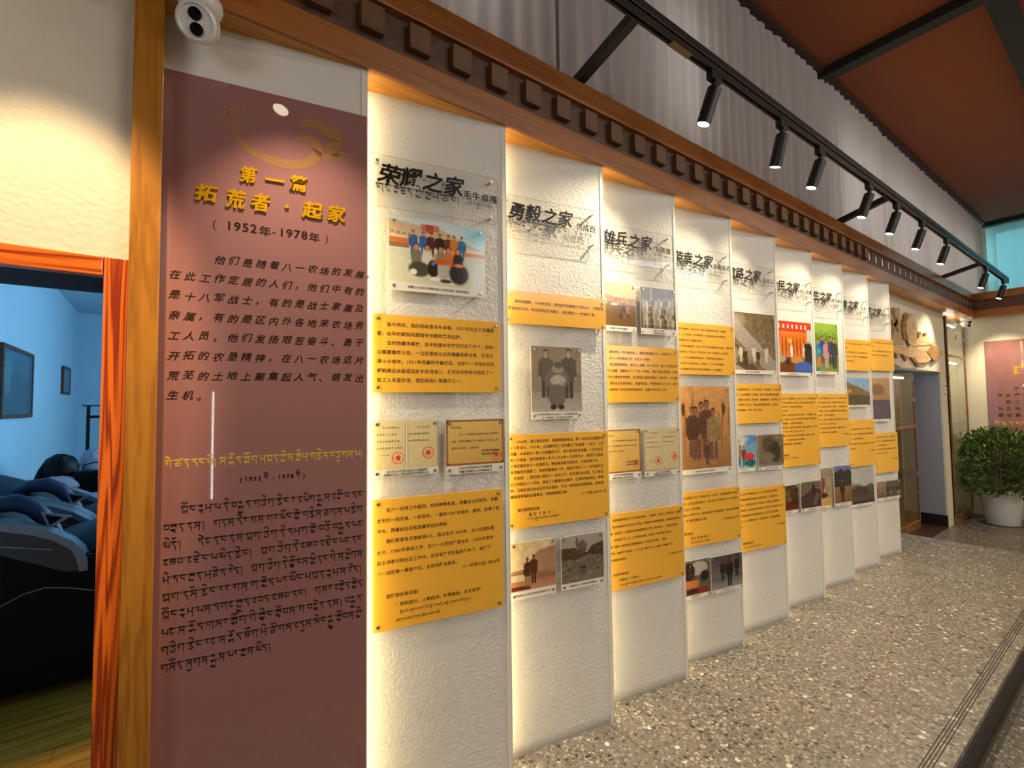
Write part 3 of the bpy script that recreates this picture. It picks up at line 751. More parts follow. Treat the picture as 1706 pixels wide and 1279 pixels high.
        g.ell(.2, .26, .14, .07, '#a59c80'); g.ell(.62, .24, .16, .07, '#c58f3d'); g.ell(.92, .35, .12, .25, '#2d2620'); g.ell(.85, .52, .05, .06, '#2e2a1e'); g.ell(.78, .09, .24, .13, '#3f5fb0'); g.ell(.38, .2, .05, .06, '#3c2a1b')
    elif kind == 'family_green':
        g.grad('#7fa83a', '#56682a'); g.mott(.45, (16, 34)); g.ell(.5, 1.0, .5, .2, '#a3c551', .6, .8); g.grad('#6b7a34', '#83903f', 0, .2)
        for x, y, h__, c, l_ in ((.36, .10, .58, '#3d7aa0', '#c9764a'), (.48, .18, .56, '#2f4fa5', '#6a4a3a'), (.60, .08, .60, '#c98a86', '#b3a295'), (.76, .14, .60, '#3c4a6d', '#333345'), (.86, .06, .66, '#3a3a45', '#2e2c30')): g.person(x, y, h__, c, '#c98e63', l_, wid=1.8)
        g.ell(.36, .42, .07, .06, '#3aa39a'); g.ell(.3, .03, .06, .04, '#1f7d6b')
    elif kind == 'shop':
        g.grad('#4a3a1e', '#3f2213'); g.mott(.5, (8, 18)); g.ell(.3, .7, .2, .15, '#7a6a3c', .7); g.person(.55, .3, .55, '#6a4630', '#9a7050', wid=2); g.grad('#4a1d12', '#5a2516', 0, .35); g.ell(.5, .42, .2, .1, '#6d5a34', .6)
    elif kind == 'tent':
        g.grad('#6d5f4e', '#7d6d58'); g.hill([(0, .45), (.3, .58), (.62, .78), (.7, .74), (1, .62)], '#4d3430'); g.mott(.15); g.person(.62, .5, .46, '#2b1d16', '#5a3d2a', wid=1.3)
        for i in range(3): g.blend((abs(g.v-.15-(g.u-.6-i*.07)*2) < .012).astype(float)*((g.u > .58+i*.06) & (g.u < .8+i*.05)), '#bdb0a0', .8)
    elif kind == 'portrait_tall':
        g.grad('#8a7f6c', '#a58a5e'); g.mott(.35, (6, 14)); g.person(.5, .25, .62, '#7d4034', '#a57455', wid=2.2); g.ell(.5, .28, .3, .07, '#4c2c1e'); g.grad('#b5955a', '#c79a4a', 0, .2)
    elif kind == 'mountain_man':
        g.grad('#6a69a0', '#4b4338'); g.hill([(0, .82), (.2, .86), (.4, .92), (.6, .84), (.8, .90), (1, .82)], '#2a2820'); g.grad('#8c6a44', '#7a5a38', 0, .44); g.mott(.15); g.person(.45, .03, .62, '#3b2d1a', '#8a6240', '#33281c', wid=1.5)
    elif kind == 'misty':
        g.grad('#a9a9a6', '#b9b39c'); g.ell(.35, .45, .25, .12, '#2f2a22', .8, .8); g.hill([(0, .38), (.3, .42), (.5, .52), (.7, .48), (.9, .55), (1, .5)], '#3c3129', .92); g.mott(.3, (10, 22), g.v < .5); g.ell(.45, .4, .1, .12, '#5a2f2a', .8); g.ell(.7, .35, .12, .1, '#4a2d28', .8); g.rect(0, 1, 0, .08, '#25251e', .8)
    elif kind == 'factory':
        g.grad('#7aa7c9', '#9aa9a8'); g.hill([(0, .98), (.15, .95), (.4, .78), (.7, .65), (1, .45)], '#7d6038'); g.mott(.4, (12, 26), g.v < .8); g.hill([(0, .4), (.5, .38), (1, .36)], '#4a4628', .95); g.mott(.3, (20,), g.v < .4); g.rect(.25, .4, .45, .6, '#c08a4a', .7)
    elif kind == 'desert':
        g.grad('#b38a5c', '#8f6a48'); g.ell(.5, .72, .28, .14, '#6d4a30', .8, .5); g.mott(.2); g.grad('#4c4360', '#54465a', 0, .42); g.rect(0, 1, .42, .47, '#5d3c2e')
    elif kind == 'kitchen':
        g.grad('#6b5a48', '#5a4030'); g.mott(.2); g.ell(.62, .75, .3, .2, '#b9b2a0', .85); g.ell(.3, .68, .2, .25, '#2b1a14'); g.person(.34, .35, .55, '#38231b', '#9a6a4a', wid=2); g.ell(.82, .5, .15, .16, '#1f1d20'); g.rect(.15, .62, .2, .42, '#c4702c'); g.rect(0, .9, 0, .18, '#7d2418'); g.ell(.4, .1, .18, .06, '#1b1512'); g.rect(.6, .95, .18, .35, '#5d5a40', .8)
    elif kind == 'dancers':
        g.grad('#45423a', '#777370'); g.grad('#57544c', '#8c8a8a', 0, .35); g.mott(.15); g.person(.36, .22, .68, '#2a2019', '#5a3d2e', wid=1.8); g.person(.58, .05, .9, '#191614', '#4d3528', wid=2.2); g.person(.82, .3, .65, '#241d1a', '#5a3d2e', wid=1.8); g.ell(.5, .78, .12, .1, '#5a2b22', .7)
    elif kind == 'house':
        g.grad('#5c4a4a', '#4a3a34'); g.mott(.3); g.rect(.0, 1, .35, .6, '#2c201c'); g.person(.35, .05, .5, '#7a6a5a', '#9a7a60', wid=1.5); g.person(.6, .05, .5, '#5a4a44', '#9a7a60', wid=1.5); g.rect(.75, 1, .1, .35, '#7d7668', .7)
    elif kind == 'two_up':
        g.grad('#8a7a68', '#6a4f3c'); g.mott(.45, (8, 16)); g.person(.5, .1, .7, '#6d3d30', '#b08a68', wid=2.4)
    if kind not in ('palace_group',): p.mott(.13, (12, 26, 50))
    return p

# ------------------------------------------------------------------ signs
so_me = MB().cyl((0, 0, 0), (0, -.022, 0), .005, seg=10).cyl((0, -.022, 0), (0, -.028, 0), .0068, .0058, seg=12).mesh('standoff', M_STEEL, True)
def sign_root(k, s0, z0, name, label, cat, group):
    o = porigin(k) + Vector((math.cos(A)*s0, -math.sin(A)*s0, z0))
    return thing(name, label, cat, o, -A, group)
def standoffs(t, pts):
    for x_, z_ in pts: link('standoff', so_me, t, (x_, 0, z_))
def corners(w_, h_, m=.022): return [(m, m), (w_-m, m), (m, h_-m), (w_-m, h_-m)]
ORD = ['first', 'second', 'third', 'fourth', 'fifth', 'sixth', 'seventh', 'eighth', 'ninth']
def pl_text(k): return '%s white panel' % ORD[k-1]

def plate(k, title, name_, tib1, tib2, s0=.055, s1=.572):
    z0, z1 = 2.32, 2.522; w_ = s1-s0; h_ = z1-z0
    t = sign_root(k, s0, z0, 'title_plate', 'clear acrylic title plate with black brush lettering on '+pl_text(k), 'sign', 'clear title plates')
    b = MB(); pts = []
    r = .022
    for cx_, cz_, a0 in ((w_-r, r, -90), (w_-r, h_-r, 0), (r*.3, h_-r*.3, 90), (r*.3, r*.3, 180)):
        rr = r if cx_ > w_/2 else r*.3
        for i in range(5):
            a_ = math.radians(a0+90*i/4); pts.append((cx_+rr*math.cos(a_), cz_+rr*math.sin(a_)))
    b.prism(pts, -.024, -.020); b.build('acrylic_plate', M_ACR, t)
    # polished edge drawn as a thin darker line
    e = MB(); e.tube([(p[0], -.022, p[1]) for p in pts+[pts[0]]], .0011, 4); e.build('plate_edge', mat('acrylic_edge', '#a7a193', .2), t)
    pitch = .0875
    for i, c in enumerate(title):
        T = Txt(); T.ch(c, .012+pitch*i, h_*.50-.003*(i % 2), .082, off=.006, bold=.026, shear=.22, rot=math.radians((-4, 3, -2, 2)[i % 4])); T.build('brush_character', M_INK, t, (0, -.0248, 0))
    T = Txt()
    nx_ = .362 if len(name_) > 3 else (.385 if len(name_) > 2 else .405)
    T.line(name_, nx_, h_*.46, .036, .0385, bold=.022)
    T.build('lettering', M_INK, t, (0, -.0248, 0))
    T = Txt(); tibline(T, tib1, .012, h_*.43, .033, .0046, .345); tibline(T, tib2, .372, h_*.37, .014, .0022, .135)
    T.build('tibetan_lettering', M_INK, t, (0, -.0248, 0))
    standoffs(t, [(.014, h_-.026), (.014, h_*.42), (w_-.03, h_-.02), (w_-.03, .028)])
    return t

def ytext(k, s0, s1, z0, z1, lines, label, size=.0178, lp=.036, top=.028, x_in=.014, sign=None, motto=None, tib=None, sp=(.022, .022)):
    w_, h_ = s1-s0, z1-z0
    t = sign_root(k, s0, z0, 'text_board', label, 'sign', 'yellow text boards')
    MB().box(0, w_, -.027, -.022, 0, h_, .0008).build('acrylic_board', M_YEL, t)
    T = Txt(); z = h_-top-size
    pitch = (w_-2*x_in)/27.0
    wmx = max(sum((1 if is_wide(c) else .58) for c in l_) for l_ in lines) if lines else 27
    pitch = (w_-2*x_in)/max(wmx, 20)
    size = min(size, pitch*.93)
    for l_ in lines: T.line(l_, x_in, z, size, pitch, off=.012); z -= lp
    if sign:
        wl_ = sum((1 if is_wide(c) else .58) for c in sign)*pitch; T.line(sign, w_-x_in-wl_, z+lp*.45, size, pitch, off=.012); z -= lp*.5
    if motto:
        z -= lp*.75
        for i, l_ in enumerate(motto): T.line(l_, x_in+pitch*(2+2*i), z, size, pitch, off=.012); z -= lp*.9
        for i, l_ in enumerate(tib or []):
            tibline(T, l_, x_in+pitch*(5-i*.8), z+size*.9, size*.62, .0016, w_*(.55 if len(l_) > 60 else .33)); z -= lp*.72
    T.build('lettering', M_INKB, t, (0, -.0275, 0))
    standoffs(t, corners(w_, h_, .018)); 
    for c in t.children:
        if c.name.startswith('standoff'): c.location.y = -.004
    return t

def photo(k, s0, s1, z0, zc, z1, kind, label, cap, seed=1, cert=None, cap2=None, border=0.0):
    """z0 = bottom of the caption strip, zc = bottom of the picture, z1 = top"""
    w_, h_ = s1-s0, z1-z0; hc = zc-z0
    t = sign_root(k, s0, z0, 'photo_board' if not cert else 'certificate_board', label, 'photo' if not cert else 'certificate', 'photo boards' if not cert else 'certificate boards')
    MB().box(0, w_, -.026, -.022, 0, h_).build('acrylic_board', M_WHITEA, t)
    if not cert:
        pic(kind, w_, h_-hc, seed).build(t, 'photo_print', (0, -.0263, hc))
    elif cert == 'open':
        g = Pic(w_, h_-hc, .003, 3); g.grad('#d9c795', '#d2bf8b'); g.rect(.485, .515, 0, 1, '#efe6c6', .8); g.rect(.478, .485, 0, 1, '#8a7448', .9); g.rect(.515, .522, 0, 1, '#8a7448', .9)
        g.rect(0, .012, 0, 1, '#8a7448'); g.rect(.985, 1, 0, 1, '#8a7448'); g.rect(0, 1, 0, .015, '#8a7448'); g.mott(.05)
        for x_, y_ in ((.37, .23), (.84, .31)):
            d_ = np.sqrt(((g.u-x_)*w_)**2+((g.v-y_)*(h_-hc))**2)
            g.blend(((d_ < .024) & (d_ > .020)).astype(float), '#e2462a', .9); g.blend(((d_ < .019) & (d_ > .014) & (np.sin(np.arctan2(g.v-y_, g.u-x_)*18) > 0)).astype(float), '#e2603c', .6); g.blend((d_ < .010).astype(float), '#cf2413', .95)
        g.build(t, 'certificate_print', (0, -.0263, hc))
        T = Txt(); q = .0075; zt = h_-.030
        for i, (a_, b_) in enumerate((('　　毛牛卓嘎同志', '　　　为了表彰您'), ('在拉萨八一农场　', '发展西藏农垦事业'), ('工作中勤恳努力做', '做出贡献特发此证'), ('出优异成绩予以表彰。', ''))):
            T.line(a_, .012, zt-i*.0255, q, w_*.44/10, off=.01); T.line(b_, w_*.53, zt-i*.0255, q, w_*.42/10, off=.01)
        T.line('一九八五年', .03, .052+hc, .006, off=.01); T.build('certificate_text', M_INKB, t, (0, -.0268, 0))
    else:
        g = Pic(w_, h_-hc, .003, 4); g.grad('#dcb765', '#cfa453')
        d_ = np.minimum(np.minimum(g.u*w_, (1-g.u)*w_), np.minimum(g.v, 1-g.v)*(h_-hc)); g.blend((d_ < .007).astype(float), '#8c4e1c', .9); g.rect(.495, .505, 0, 1, '#c79a48', .5)
        dd = np.sqrt(((g.u-.87)*w_)**2+((g.v-.19)*(h_-hc))**2); g.blend(((dd < .021) & (dd > .017)).astype(float), '#d2401f', .9); g.blend((dd < .009).astype(float), '#c22a12', .9)
        for cx_, cz_ in ((0, 0), (1, 0), (0, 1), (1, 1)): g.ell(cx_, cz_, .06, .08, '#6d3a12', .8)
        g.mott(.05); g.build(t, 'certificate_print', (0, -.0263, hc))
        T = Txt(); q = .0082; zt = h_-.034
        for i, a_ in enumerate(('　贡达同志：', '　　　　在八一农场建设发展中做出了积极的', '　贡献，特在西藏百万农奴解放五十周年之际', '　授予此纪念章，以资鼓励')): T.line(a_, .012, zt-i*.0275, q, w_*.9/21, off=.012)
        T.line('中共西藏自治区委员会', w_*.6, .052+hc, .0078, off=.02); T.line('西藏自治区人民政府　', w_*.6, .038+hc, .0078, off=.02); T.build('certificate_text', M_INKB, t, (0, -.0268, 0))
    T = Txt(); n_ = sum((1 if is_wide(c) else .58) for c in cap); q = min(.0105, hc*.4, (w_-.055)/n_)
    if cap2:
        T.line(cap, (w_-n_*q*1.03)/2, hc*.55, q, off=.012); n2 = sum((1 if is_wide(c) else .58) for c in cap2); T.line(cap2, (w_-n2*q*1.03)/2, hc*.12, q, off=.012)
    else: T.line(cap, (w_-n_*q*1.03)/2, hc*.5-q*.4, q, off=.012)
    T.build('caption', M_INK, t, (0, -.0266, 0))
    m_ = .014 if w_ < .3 else .020
    standoffs(t, [(m_, hc*.5), (w_-m_, hc*.5), (m_, h_-m_), (w_-m_, h_-m_)])
    for c in t.children:
        if c.name.startswith('standoff'): c.location.y = -.003
    return t

NAMET = 'b.l d:o.n g+r:u.b'
plate(1, '荣耀之家', '毛牛卓嘎', "g.z:i b+r.j:i.d k+y:i kh+y:i.m tsh.ng /", 'm.a:o n:i:u'.replace(':u', '')+' s+g+r:o.l d.k.r /')
plate(2, '勇毅之家', '何成西', "d.p.'. b+r.t:u.l k+y:i kh+y:i.m tsh.ng /".replace("'. ", "' "), 'h:o kh+r.n zh:i /')
plate(3, '雄兵之家', '刘荣增', "d.m.g d.p:u.ng k+y:i kh+y:i.m tsh.ng /", 'l:i r:o.ng ts.ng /')
plate(4, '荣幸之家', '洛桑曲达', "s+k.l l+d.n k+y:i kh+y:i.m tsh.ng /", 'b+l:o b.z.ng ch:o.s d.r /')
plate(5, '筑路之家', '赵永山', "l.m b.z:o.'i kh+y:i.m tsh.ng /".replace("'i", "'"), 'kr.: y:u.ng sh.n /'.replace('kr.:', 'k+r.a'))
plate(6, '牧民之家', '次仁班典', "'.b+r:o.g p.' kh+y:i.m tsh.ng /", "tsh:e r:i.ng d.p.l l+d.n /")
plate(7, '医生之家', '旺杰卓玛', "s+m.n p.' kh+y:i.m tsh.ng /", "d.b.ng r+g+y.l s+g+r:o.l m /")
plate(8, '粮食之家', '扎西', "'.b+r:u r:i.g.s kh+y:i.m tsh.ng /", "b.k+r sh:i.s /")
plate(9, '务农之家', '达瓦次仁', "zh:i.ng l.s kh+y:i.m tsh.ng /", "z+l b tsh:e r:i.ng /")

ytext(1, .054, .575, 1.606, 1.903, ['　　我叫贡达，我的妈妈是毛牛卓嘎，1921年出生于西藏昌', '都；幼年时期妈妈跟随爷爷朝拜来到拉萨。', '　　当时西藏未解放，在半封建半农奴的历史条件下，妈妈一', '边需要赡养父母，一边还要给过去的噶厦政府当差，生活过', '得十分艰辛。1951年西藏和平解放后，拉萨八一农场从在拉', '萨朝佛后未能返回故乡的流浪儿、乞丐及农牧民中招收了一', '批工人开垦农场，我的妈妈便是其中之一。'],
      'yellow text board below the colour group photo on '+pl_text(1), .0185, .0355, .026)
ytext(1, .054, .577, .726, 1.207, ['　　在八一农场工作期间，妈妈勤勤恳恳，依靠自己的双手，和解', '放军们一同开垦、一同劳作，一直到1987年退休。期间，获得了党', '中央、西藏自治区和西藏军区的表彰。', '　　我们家里有兄弟姐妹3人，我出生于1965年，从小在部队里', '长大，1980年参加工作，在八一公司担任营业员，2000年退休', '后主动参与到社区工作中，在没有任何补贴的条件下，担任了', '八一社区第一届联户长，主动为群众服务。'],
      'large yellow text board under the two certificates on '+pl_text(1), .0185, .0385, .028, sign='八一农场小区14栋4号', motto=['我们家的家训是：', '“家和则兴，人勤则健；吃勤能俭，永不贫穷”'],
      tib=["kh+y:i.m m:i m.th:u.n n d.r / m:i b.r+ts:o.n n b.d:e / b.r+ts:o.n 'g+r:u.s d.ng g+r:o.n ch:u.ng /".replace("'g", 'g'), "b+y.s n n.m y.ng m:i d.b:u.l / zh:e.s p.' s+l:o.b g.s:o /"])
photo(1, .112, .511, 2.000, 2.035, 2.291, 'palace_group', 'colour photo of a large family group before a white palace, on '+pl_text(1), '西藏2004年毛牛卓嘎与家人在布达拉宫一起合影留念', 1)
photo(1, .055, .304, 1.288, 1.315, 1.499, None, 'framed open certificate with two red seals, left of pair on '+pl_text(1), '1985年5月农垦妈妈毛牛卓嘎获得', 2, cert='open', cap2='西藏自治区人民政府颁发的荣誉证书')
photo(1, .336, .586, 1.279, 1.313, 1.495, None, 'ochre certificate with dark brown border, right of pair on '+pl_text(1), '2009年农垦妈妈毛牛卓嘎获得', 2, cert='plain', cap2='西藏农奴解放50周年荣誉证书')

ytext(2, .050, .605, 1.925, 2.076, ['　　我叫何得康，1968年出生；我的家中有姐姐几个和七人，三哥在拉', '萨自林周工作，早在西进支援的路上，我们都在八一农场成了家。'], 'low yellow board with two lines of text under the title plate on '+pl_text(2), .0175, .033, .038)
photo(2, .178, .452, 1.484, 1.519, 1.825, 'studio', 'grey studio photo of one seated and two standing people on '+pl_text(2), '1974年何成西同志与战友在八一农场照相馆合影', 5, cap2='左一为何成西，中为战友李长生同志')
ytext(2, .050, .600, .999, 1.419, ['　　1968年，我父亲在拉萨、昌都和那曲参战，是一名有功的西藏和平', '十八军战士。1970年，从西藏军区复员安置在了农垦部；八年来，三次', '进藏，从此我们一家人与西藏结下缘，成千成百的老西藏，一代代在这', '有八千余亩，我的母亲有十多个儿女分给一人抚养长大，艰苦岁月里成', '了林芝畜牧的三一农场职工。勤劳善良是当地民风，丰收的粮食多，一', '身戎装老农垦第二，他是我最敬的一位，给家乡带来了八一农场现代化', '“农家院”，我的两人相识八一农场工作；后来我们在这里，生儿育女。', '在工作岗位八一农场，建成了大棚里的大棚子。父亲种树种西瓜，种果', '种，各种蔬菜自给自足的农业建设，半生一辈把他的青春热血，献给青', '藏高原雪域的边疆事业，把高原建成江南。'], 'large yellow text board under the grey studio photo on '+pl_text(2), .0165, .0272, .022, sign='八一农场小区7栋7号', motto=['我们家的家训是', '“ 莫 忘 下 苦 力 ”'], tib=["d.k.' s+p+y.d ch.b.s m m b+r.j:e.d /".replace(' m m', ' m')])
photo(2, .062, .290, .686, .723, .937, 'couple', 'sepia photo of two people standing on a dirt road, bottom left of '+pl_text(2), '何成西八十年代在拉萨拉鲁湿地下乡', 6)
photo(2, .322, .560, .686, .715, .932, 'bushland', 'dark photo of a rocky slope with shrubs, bottom right of '+pl_text(2), '何成西在八一农场开垦荒地种菜', 7)

photo(3, .055, .290, 1.943, 1.972, 2.205, 'field_work', 'sepia photo of people at work in a field, upper left of '+pl_text(3), '刘荣增下乡劳动时期照片', 8)
photo(3, .325, .578, 1.937, 1.972, 2.202, 'crowd', 'old photo of rows of gathered people, upper right of '+pl_text(3), '部队十八军战友', 9, cap2='农垦部队集体合影')
ytext(3, .055, .590, 1.559, 1.864, ['　　我叫刘光，四川省达县人。我是刘荣增的儿子，今年四十六', '岁；从八一农场退休工作，生于八一农场。', '　　我父亲荣增同志，参军入伍进藏，1951年5月，由十八军五五师', '从四川进藏，进藏时为了十八军一个参谋，翻过了雪山和草地，历经', '八千多公里徒步到拉萨，后来参加了拉萨的建设。后有两个一个在教', '师，我们从农业到农牧业，驾着拖拉机，开垦荒地共三十几年，成为', '第一批回到一线支边青年拓荒农民，在藏工作生活二十年。'], 'yellow text board under the two sepia photos on '+pl_text(3), .0165, .0335, .024)
photo(3, .055, .298, 1.152, 1.187, 1.415, None, 'ochre certificate with black seal text, left of pair on '+pl_text(3), '2009年3月刘荣增荣获西藏', 2, cert='plain', cap2='西藏农奴解放50周年荣誉纪念')
photo(3, .326, .582, 1.152, 1.181, 1.416, None, 'pale open certificate with two red seals, right of pair on '+pl_text(3), '1985年9月刘荣增荣获', 2, cert='open', cap2='西藏自治区颁发的荣誉证书')
ytext(3, .055, .591, .580, .977, ['　　父亲带着母亲和六个孩子的建设农场，一待就是，就是几十年的时间，不回老', '家。带来的都是四川的农业生产经验，把蔬菜从内地带到西藏，在高原试种成功', '种植，当时的八一农场用出的果树都是他引来的，亲手育苗。一直到退休养老。', '　　一年四季下来，八一二月的西瓜地里，菜花开，收获的季节里出工。', '大雪，他们一辈的农垦人勤勤恳恳在八一农场工作奉献，一直到', '从农民、到机修厂的机修，一个个老一辈们下去，永远是一代接着一代', '是与西藏共同成长。'], 'orange lit large yellow text board under the two certificates on '+pl_text(3), .0165, .034, .024, sign='八一农场17栋1号', motto=['我们家的家训是：', '“艰苦奋斗、不忘初心”'], tib=["d.k.' s+p+y.d 'b.d r+ts:o.l / th:o.g m.' b.s.m p m b+r.j:e.d /".replace("'b", 'b')])

ytext(4, .055, .585, 1.728, 2.047, ['　　我叫洛桑曲达，今年七十岁，是从小家里艰难生活中。我的家', '里很苦，十几岁以前，吃不饱穿不暖，旧社会给地主放牛羊做奴仆，', '放牧的时候牛羊丢了就要挨打受骂。', '　　十六岁那年解放军来，我们一家终于翻身得解放不再当农奴，我也成为', '了一名农场的八一农场工人每月有工资，后来一边劳动还上了夜校学', '习文化。一九六六年我当拖拉机手后，开荒种地在农场修过水', '　利，担三挑了三百多斤的土，大家劲头，上下齐心共同奋战，', '感谢共产党和解放军让我们翻身农奴得解放过上了幸福生活。'], 'yellow text board just below the title plate on '+pl_text(4), .016, .0355, .028)
photo(4, .060, .524, 1.117, 1.148, 1.654, 'cornfield', 'tall sepia photo of crop workers on '+pl_text(4), '洛桑曲达的家人在农场一起劳动合影', 12)
ytext(4, .055, .590, .686, 1.015, ['　　过去我家八口人一个破旧土坯，1983年，农场盖起新房子分给', '我们住，儿子从小在这里长大，后来考上大学参加工作，孙子孙女也', '在这儿长大一天天幸福。', '　　家人一代传承下来，我们要记住共产党的恩情，珍惜今天的幸福', '生活，为了家乡贡献自己力量。'], 'yellow text board between the tall sepia photo and two small pictures on '+pl_text(4), .016, .034, .026, sign='八一农场小区7栋3号', motto=['我们家训：', '“ 感 党 恩 跟 党 走 ”'], tib=["t:a.ng g:i s+k' d+r:i.n m.b+r.j:e.d /".replace("s+k'", "s+k")])
photo(4, .062, .305, .382, .402, .605, 'kitchen', 'small colour photo of a person at orange box, bottom left of '+pl_text(4), '洛桑曲达在家中做饭', 13)
photo(4, .318, .590, .377, .398, .599, 'dancers', 'dark photo of people walking in coats, bottom right of '+pl_text(4), '二零一九年洛桑曲达在八一农场', 14)

photo(5, .055, .545, 1.750, 1.777, 2.179, 'roadside', 'large grey photo of many workers beside a road on '+pl_text(5), '赵永山与战友们修筑青藏公路', 15)
ytext(5, .055, .592, 1.406, 1.681, ['　　赵永山是我们的父亲，出生于河南省一个农民家庭，十几岁上参', '军入伍后，一九五零年随十八军进藏，参加了修筑川藏公路和青藏', '公路。一边修路一边打仗，翻山越岭，克服重重困难，历尽艰辛，修', '路筑桥，风餐露宿十个年头，获得过组织的嘉奖无数，立三等功', '。后来转业分配到八一农场，开垦了荒地。'], 'yellow text board under the large grey roadside photo on '+pl_text(5), .016, .0355, .03)
photo(5, .055, .305, 1.079, 1.100, 1.326, 'colour_street', 'small colour photo with red bag and blue sky, lower left of '+pl_text(5), '二零零零年在八角街', 16)
photo(5, .322, .590, 1.075, 1.099, 1.322, 'tree_car', 'dim photo of a tree before a parked car, lower right of '+pl_text(5), '赵永山在八一农场种下的果树', 17)
ytext(5, .055, .588, .542, .962, ['　　父亲在农场工作兢兢业业几十年，从没向组织提过要求，', '　　他常说比起牺牲的战友我们已经幸福多了，要知足常乐。', '　　退休后，父亲仍在农场住，老有所为，继续为社区服务做', '　　义务宣传员，把红色故事讲给年轻一代听让大家不忘初心使命。', '　　我与弟弟妹妹后来也先后参加工作，成了第二代老农垦。', '我今年六十二岁，看着农场从一片荒滩到今天，变成新的家园', '　　一切。'], 'tall yellow text board at the bottom of '+pl_text(5), .0155, .036, .026, sign='八一农场5栋', motto=['家训：', '诚实勤劳爱国'], tib=["d+r.ng b.d:e.n b.r+ts:o.n 'g+r:u.s /".replace("'g", 'g')])

LG = ['我是一九五六年出生于那曲牧区，家中八口人，小时候家里放牧，', '解放后随着父母来到拉萨八一农场。父亲当时被分到了牧业队，', '负责放牧农场的牛羊，母亲在农业队种地。', '后来我也参加工作。', '　　一九七零年，我正式成为农场的一名职工，每天跟着老一辈', '开荒、种地、修水渠、打土坯，劳动虽然辛苦但是大家都很快乐。', '家家户户互相帮助，一家有难大家都来帮。', '　　改革开放以后，农场变化翻天覆地，盖起来新楼房，修了路，', '家里的日子一天比一天好，孩子们上学工作。', '　　饮水思源，我们不会忘记共产党的恩情，要把老一辈的', '精神传下去，一代代守护好这片土地和家园。', '愿我们的祖国繁荣昌盛，家庭幸福安康。']
photo(6, .055, .538, 1.756, 1.780, 2.178, 'meeting', 'colour photo of a meeting before a big orange curtain on '+pl_text(6), '次仁班典参加农场表彰大会', 18)
ytext(6, .055, .590, 1.057, 1.616, LG, 'tallest yellow text board, under the orange meeting photo on '+pl_text(6), .0155, .0315, .03, motto=['家训：', '勤俭持家'], tib=["b.r+ts:o.n 'g+r:u.s g+r:o.n ch:u.ng /".replace("'g", 'g')])
photo(6, .055, .302, .709, .731, .917, 'shop', 'very dark small photo with reddish lower half, bottom left of '+pl_text(6), '次仁班典在牧业队', 19)
photo(6, .332, .580, .703, .727, .928, 'tent', 'photo of a person atop a dark tent ridge, bottom right of '+pl_text(6), '牧区搭帐篷的情景', 20)

photo(7, .055, .476, 1.782, 1.807, 2.220, 'family_green', 'colour family photo against green trees on '+pl_text(7), '旺杰卓玛与家人合影', 21)
ytext(7, .055, .592, 1.167, 1.618, LG[:2]+LG[4:11], 'yellow text board under the green family photo on '+pl_text(7), .0155, .036, .03, sign='八一农场9栋', motto=['感恩知足'])
photo(7, .055, .300, .662, .682, .992, 'portrait_tall', 'narrow tall photo of a person in red, bottom left of '+pl_text(7), '旺杰卓玛学医时', 22)
photo(7, .340, .584, .660, .686, .998, 'mountain_man', 'photo of a person standing before dark mountains, bottom right of '+pl_text(7), '旺杰卓玛下乡巡诊', 23)

ytext(8, .055, .593, 1.834, 2.124, ['　　我的父亲于一九二九年出生，家中务农。十八岁离家当', '兵，随部队进藏。', '　　后来分到八一农场粮食加工厂，从学徒做到了师傅，', '在农场磨面榨油三十余年，家家户户吃的糌粑都是他', '们磨出来的，深受大家敬重。'], 'upper yellow text board on '+pl_text(8), .0155, .040, .03)
photo(8, .055, .530, 1.498, 1.516, 1.764, 'factory', 'photo of a brown hillside factory under blue sky on '+pl_text(8), '八一农场粮食加工厂旧貌', 24)
ytext(8, .055, .588, .951, 1.378, LG[3:8]+['八一农场一代代人的坚守。'], 'lower yellow text board under the hillside photo on '+pl_text(8), .0155, .045, .03, sign='八一农场3栋', motto=['家训：', '粒粒皆辛苦'])
photo(8, .055, .530, .590, .611, .930, 'misty', 'misty photo with a dark seated group, bottom of '+pl_text(8), '扎西一家在农场', 25)

ytext(9, .055, .600, 1.854, 2.175, ['　　我叫达瓦次仁，一九五三年生人，家在农场从小学会种', '地，十六岁参加工作。', '　　我们种过青稞小麦，也种过西瓜和苹果，看着果树从', '小苗长成大树，结出第一个果子，心里那份高兴劲', '儿，至今难忘。'], 'upper yellow text board on '+pl_text(9), .0155, .042, .03)
photo(9, .055, .495, 1.345, 1.368, 1.779, 'desert', 'tall photo, brown above and dark violet below, on '+pl_text(9), '达瓦次仁在农场开荒', 26)
ytext(9, .055, .595, .834, 1.229, LG[4:9]+['守好家园。'], 'lower yellow text board under the brown and violet photo on '+pl_text(9), .0155, .040, .03, sign='八一农场1栋', motto=['家训：爱国爱家'])
photo(9, .055, .327, .566, .590, .752, 'two_up', 'small pale photo of a person, bottom left of '+pl_text(9), '达瓦次仁', 27)
photo(9, .340, .600, .566, .591, .749, 'house', 'small dark photo of a house with people, bottom right of '+pl_text(9), '农场老房子', 28)

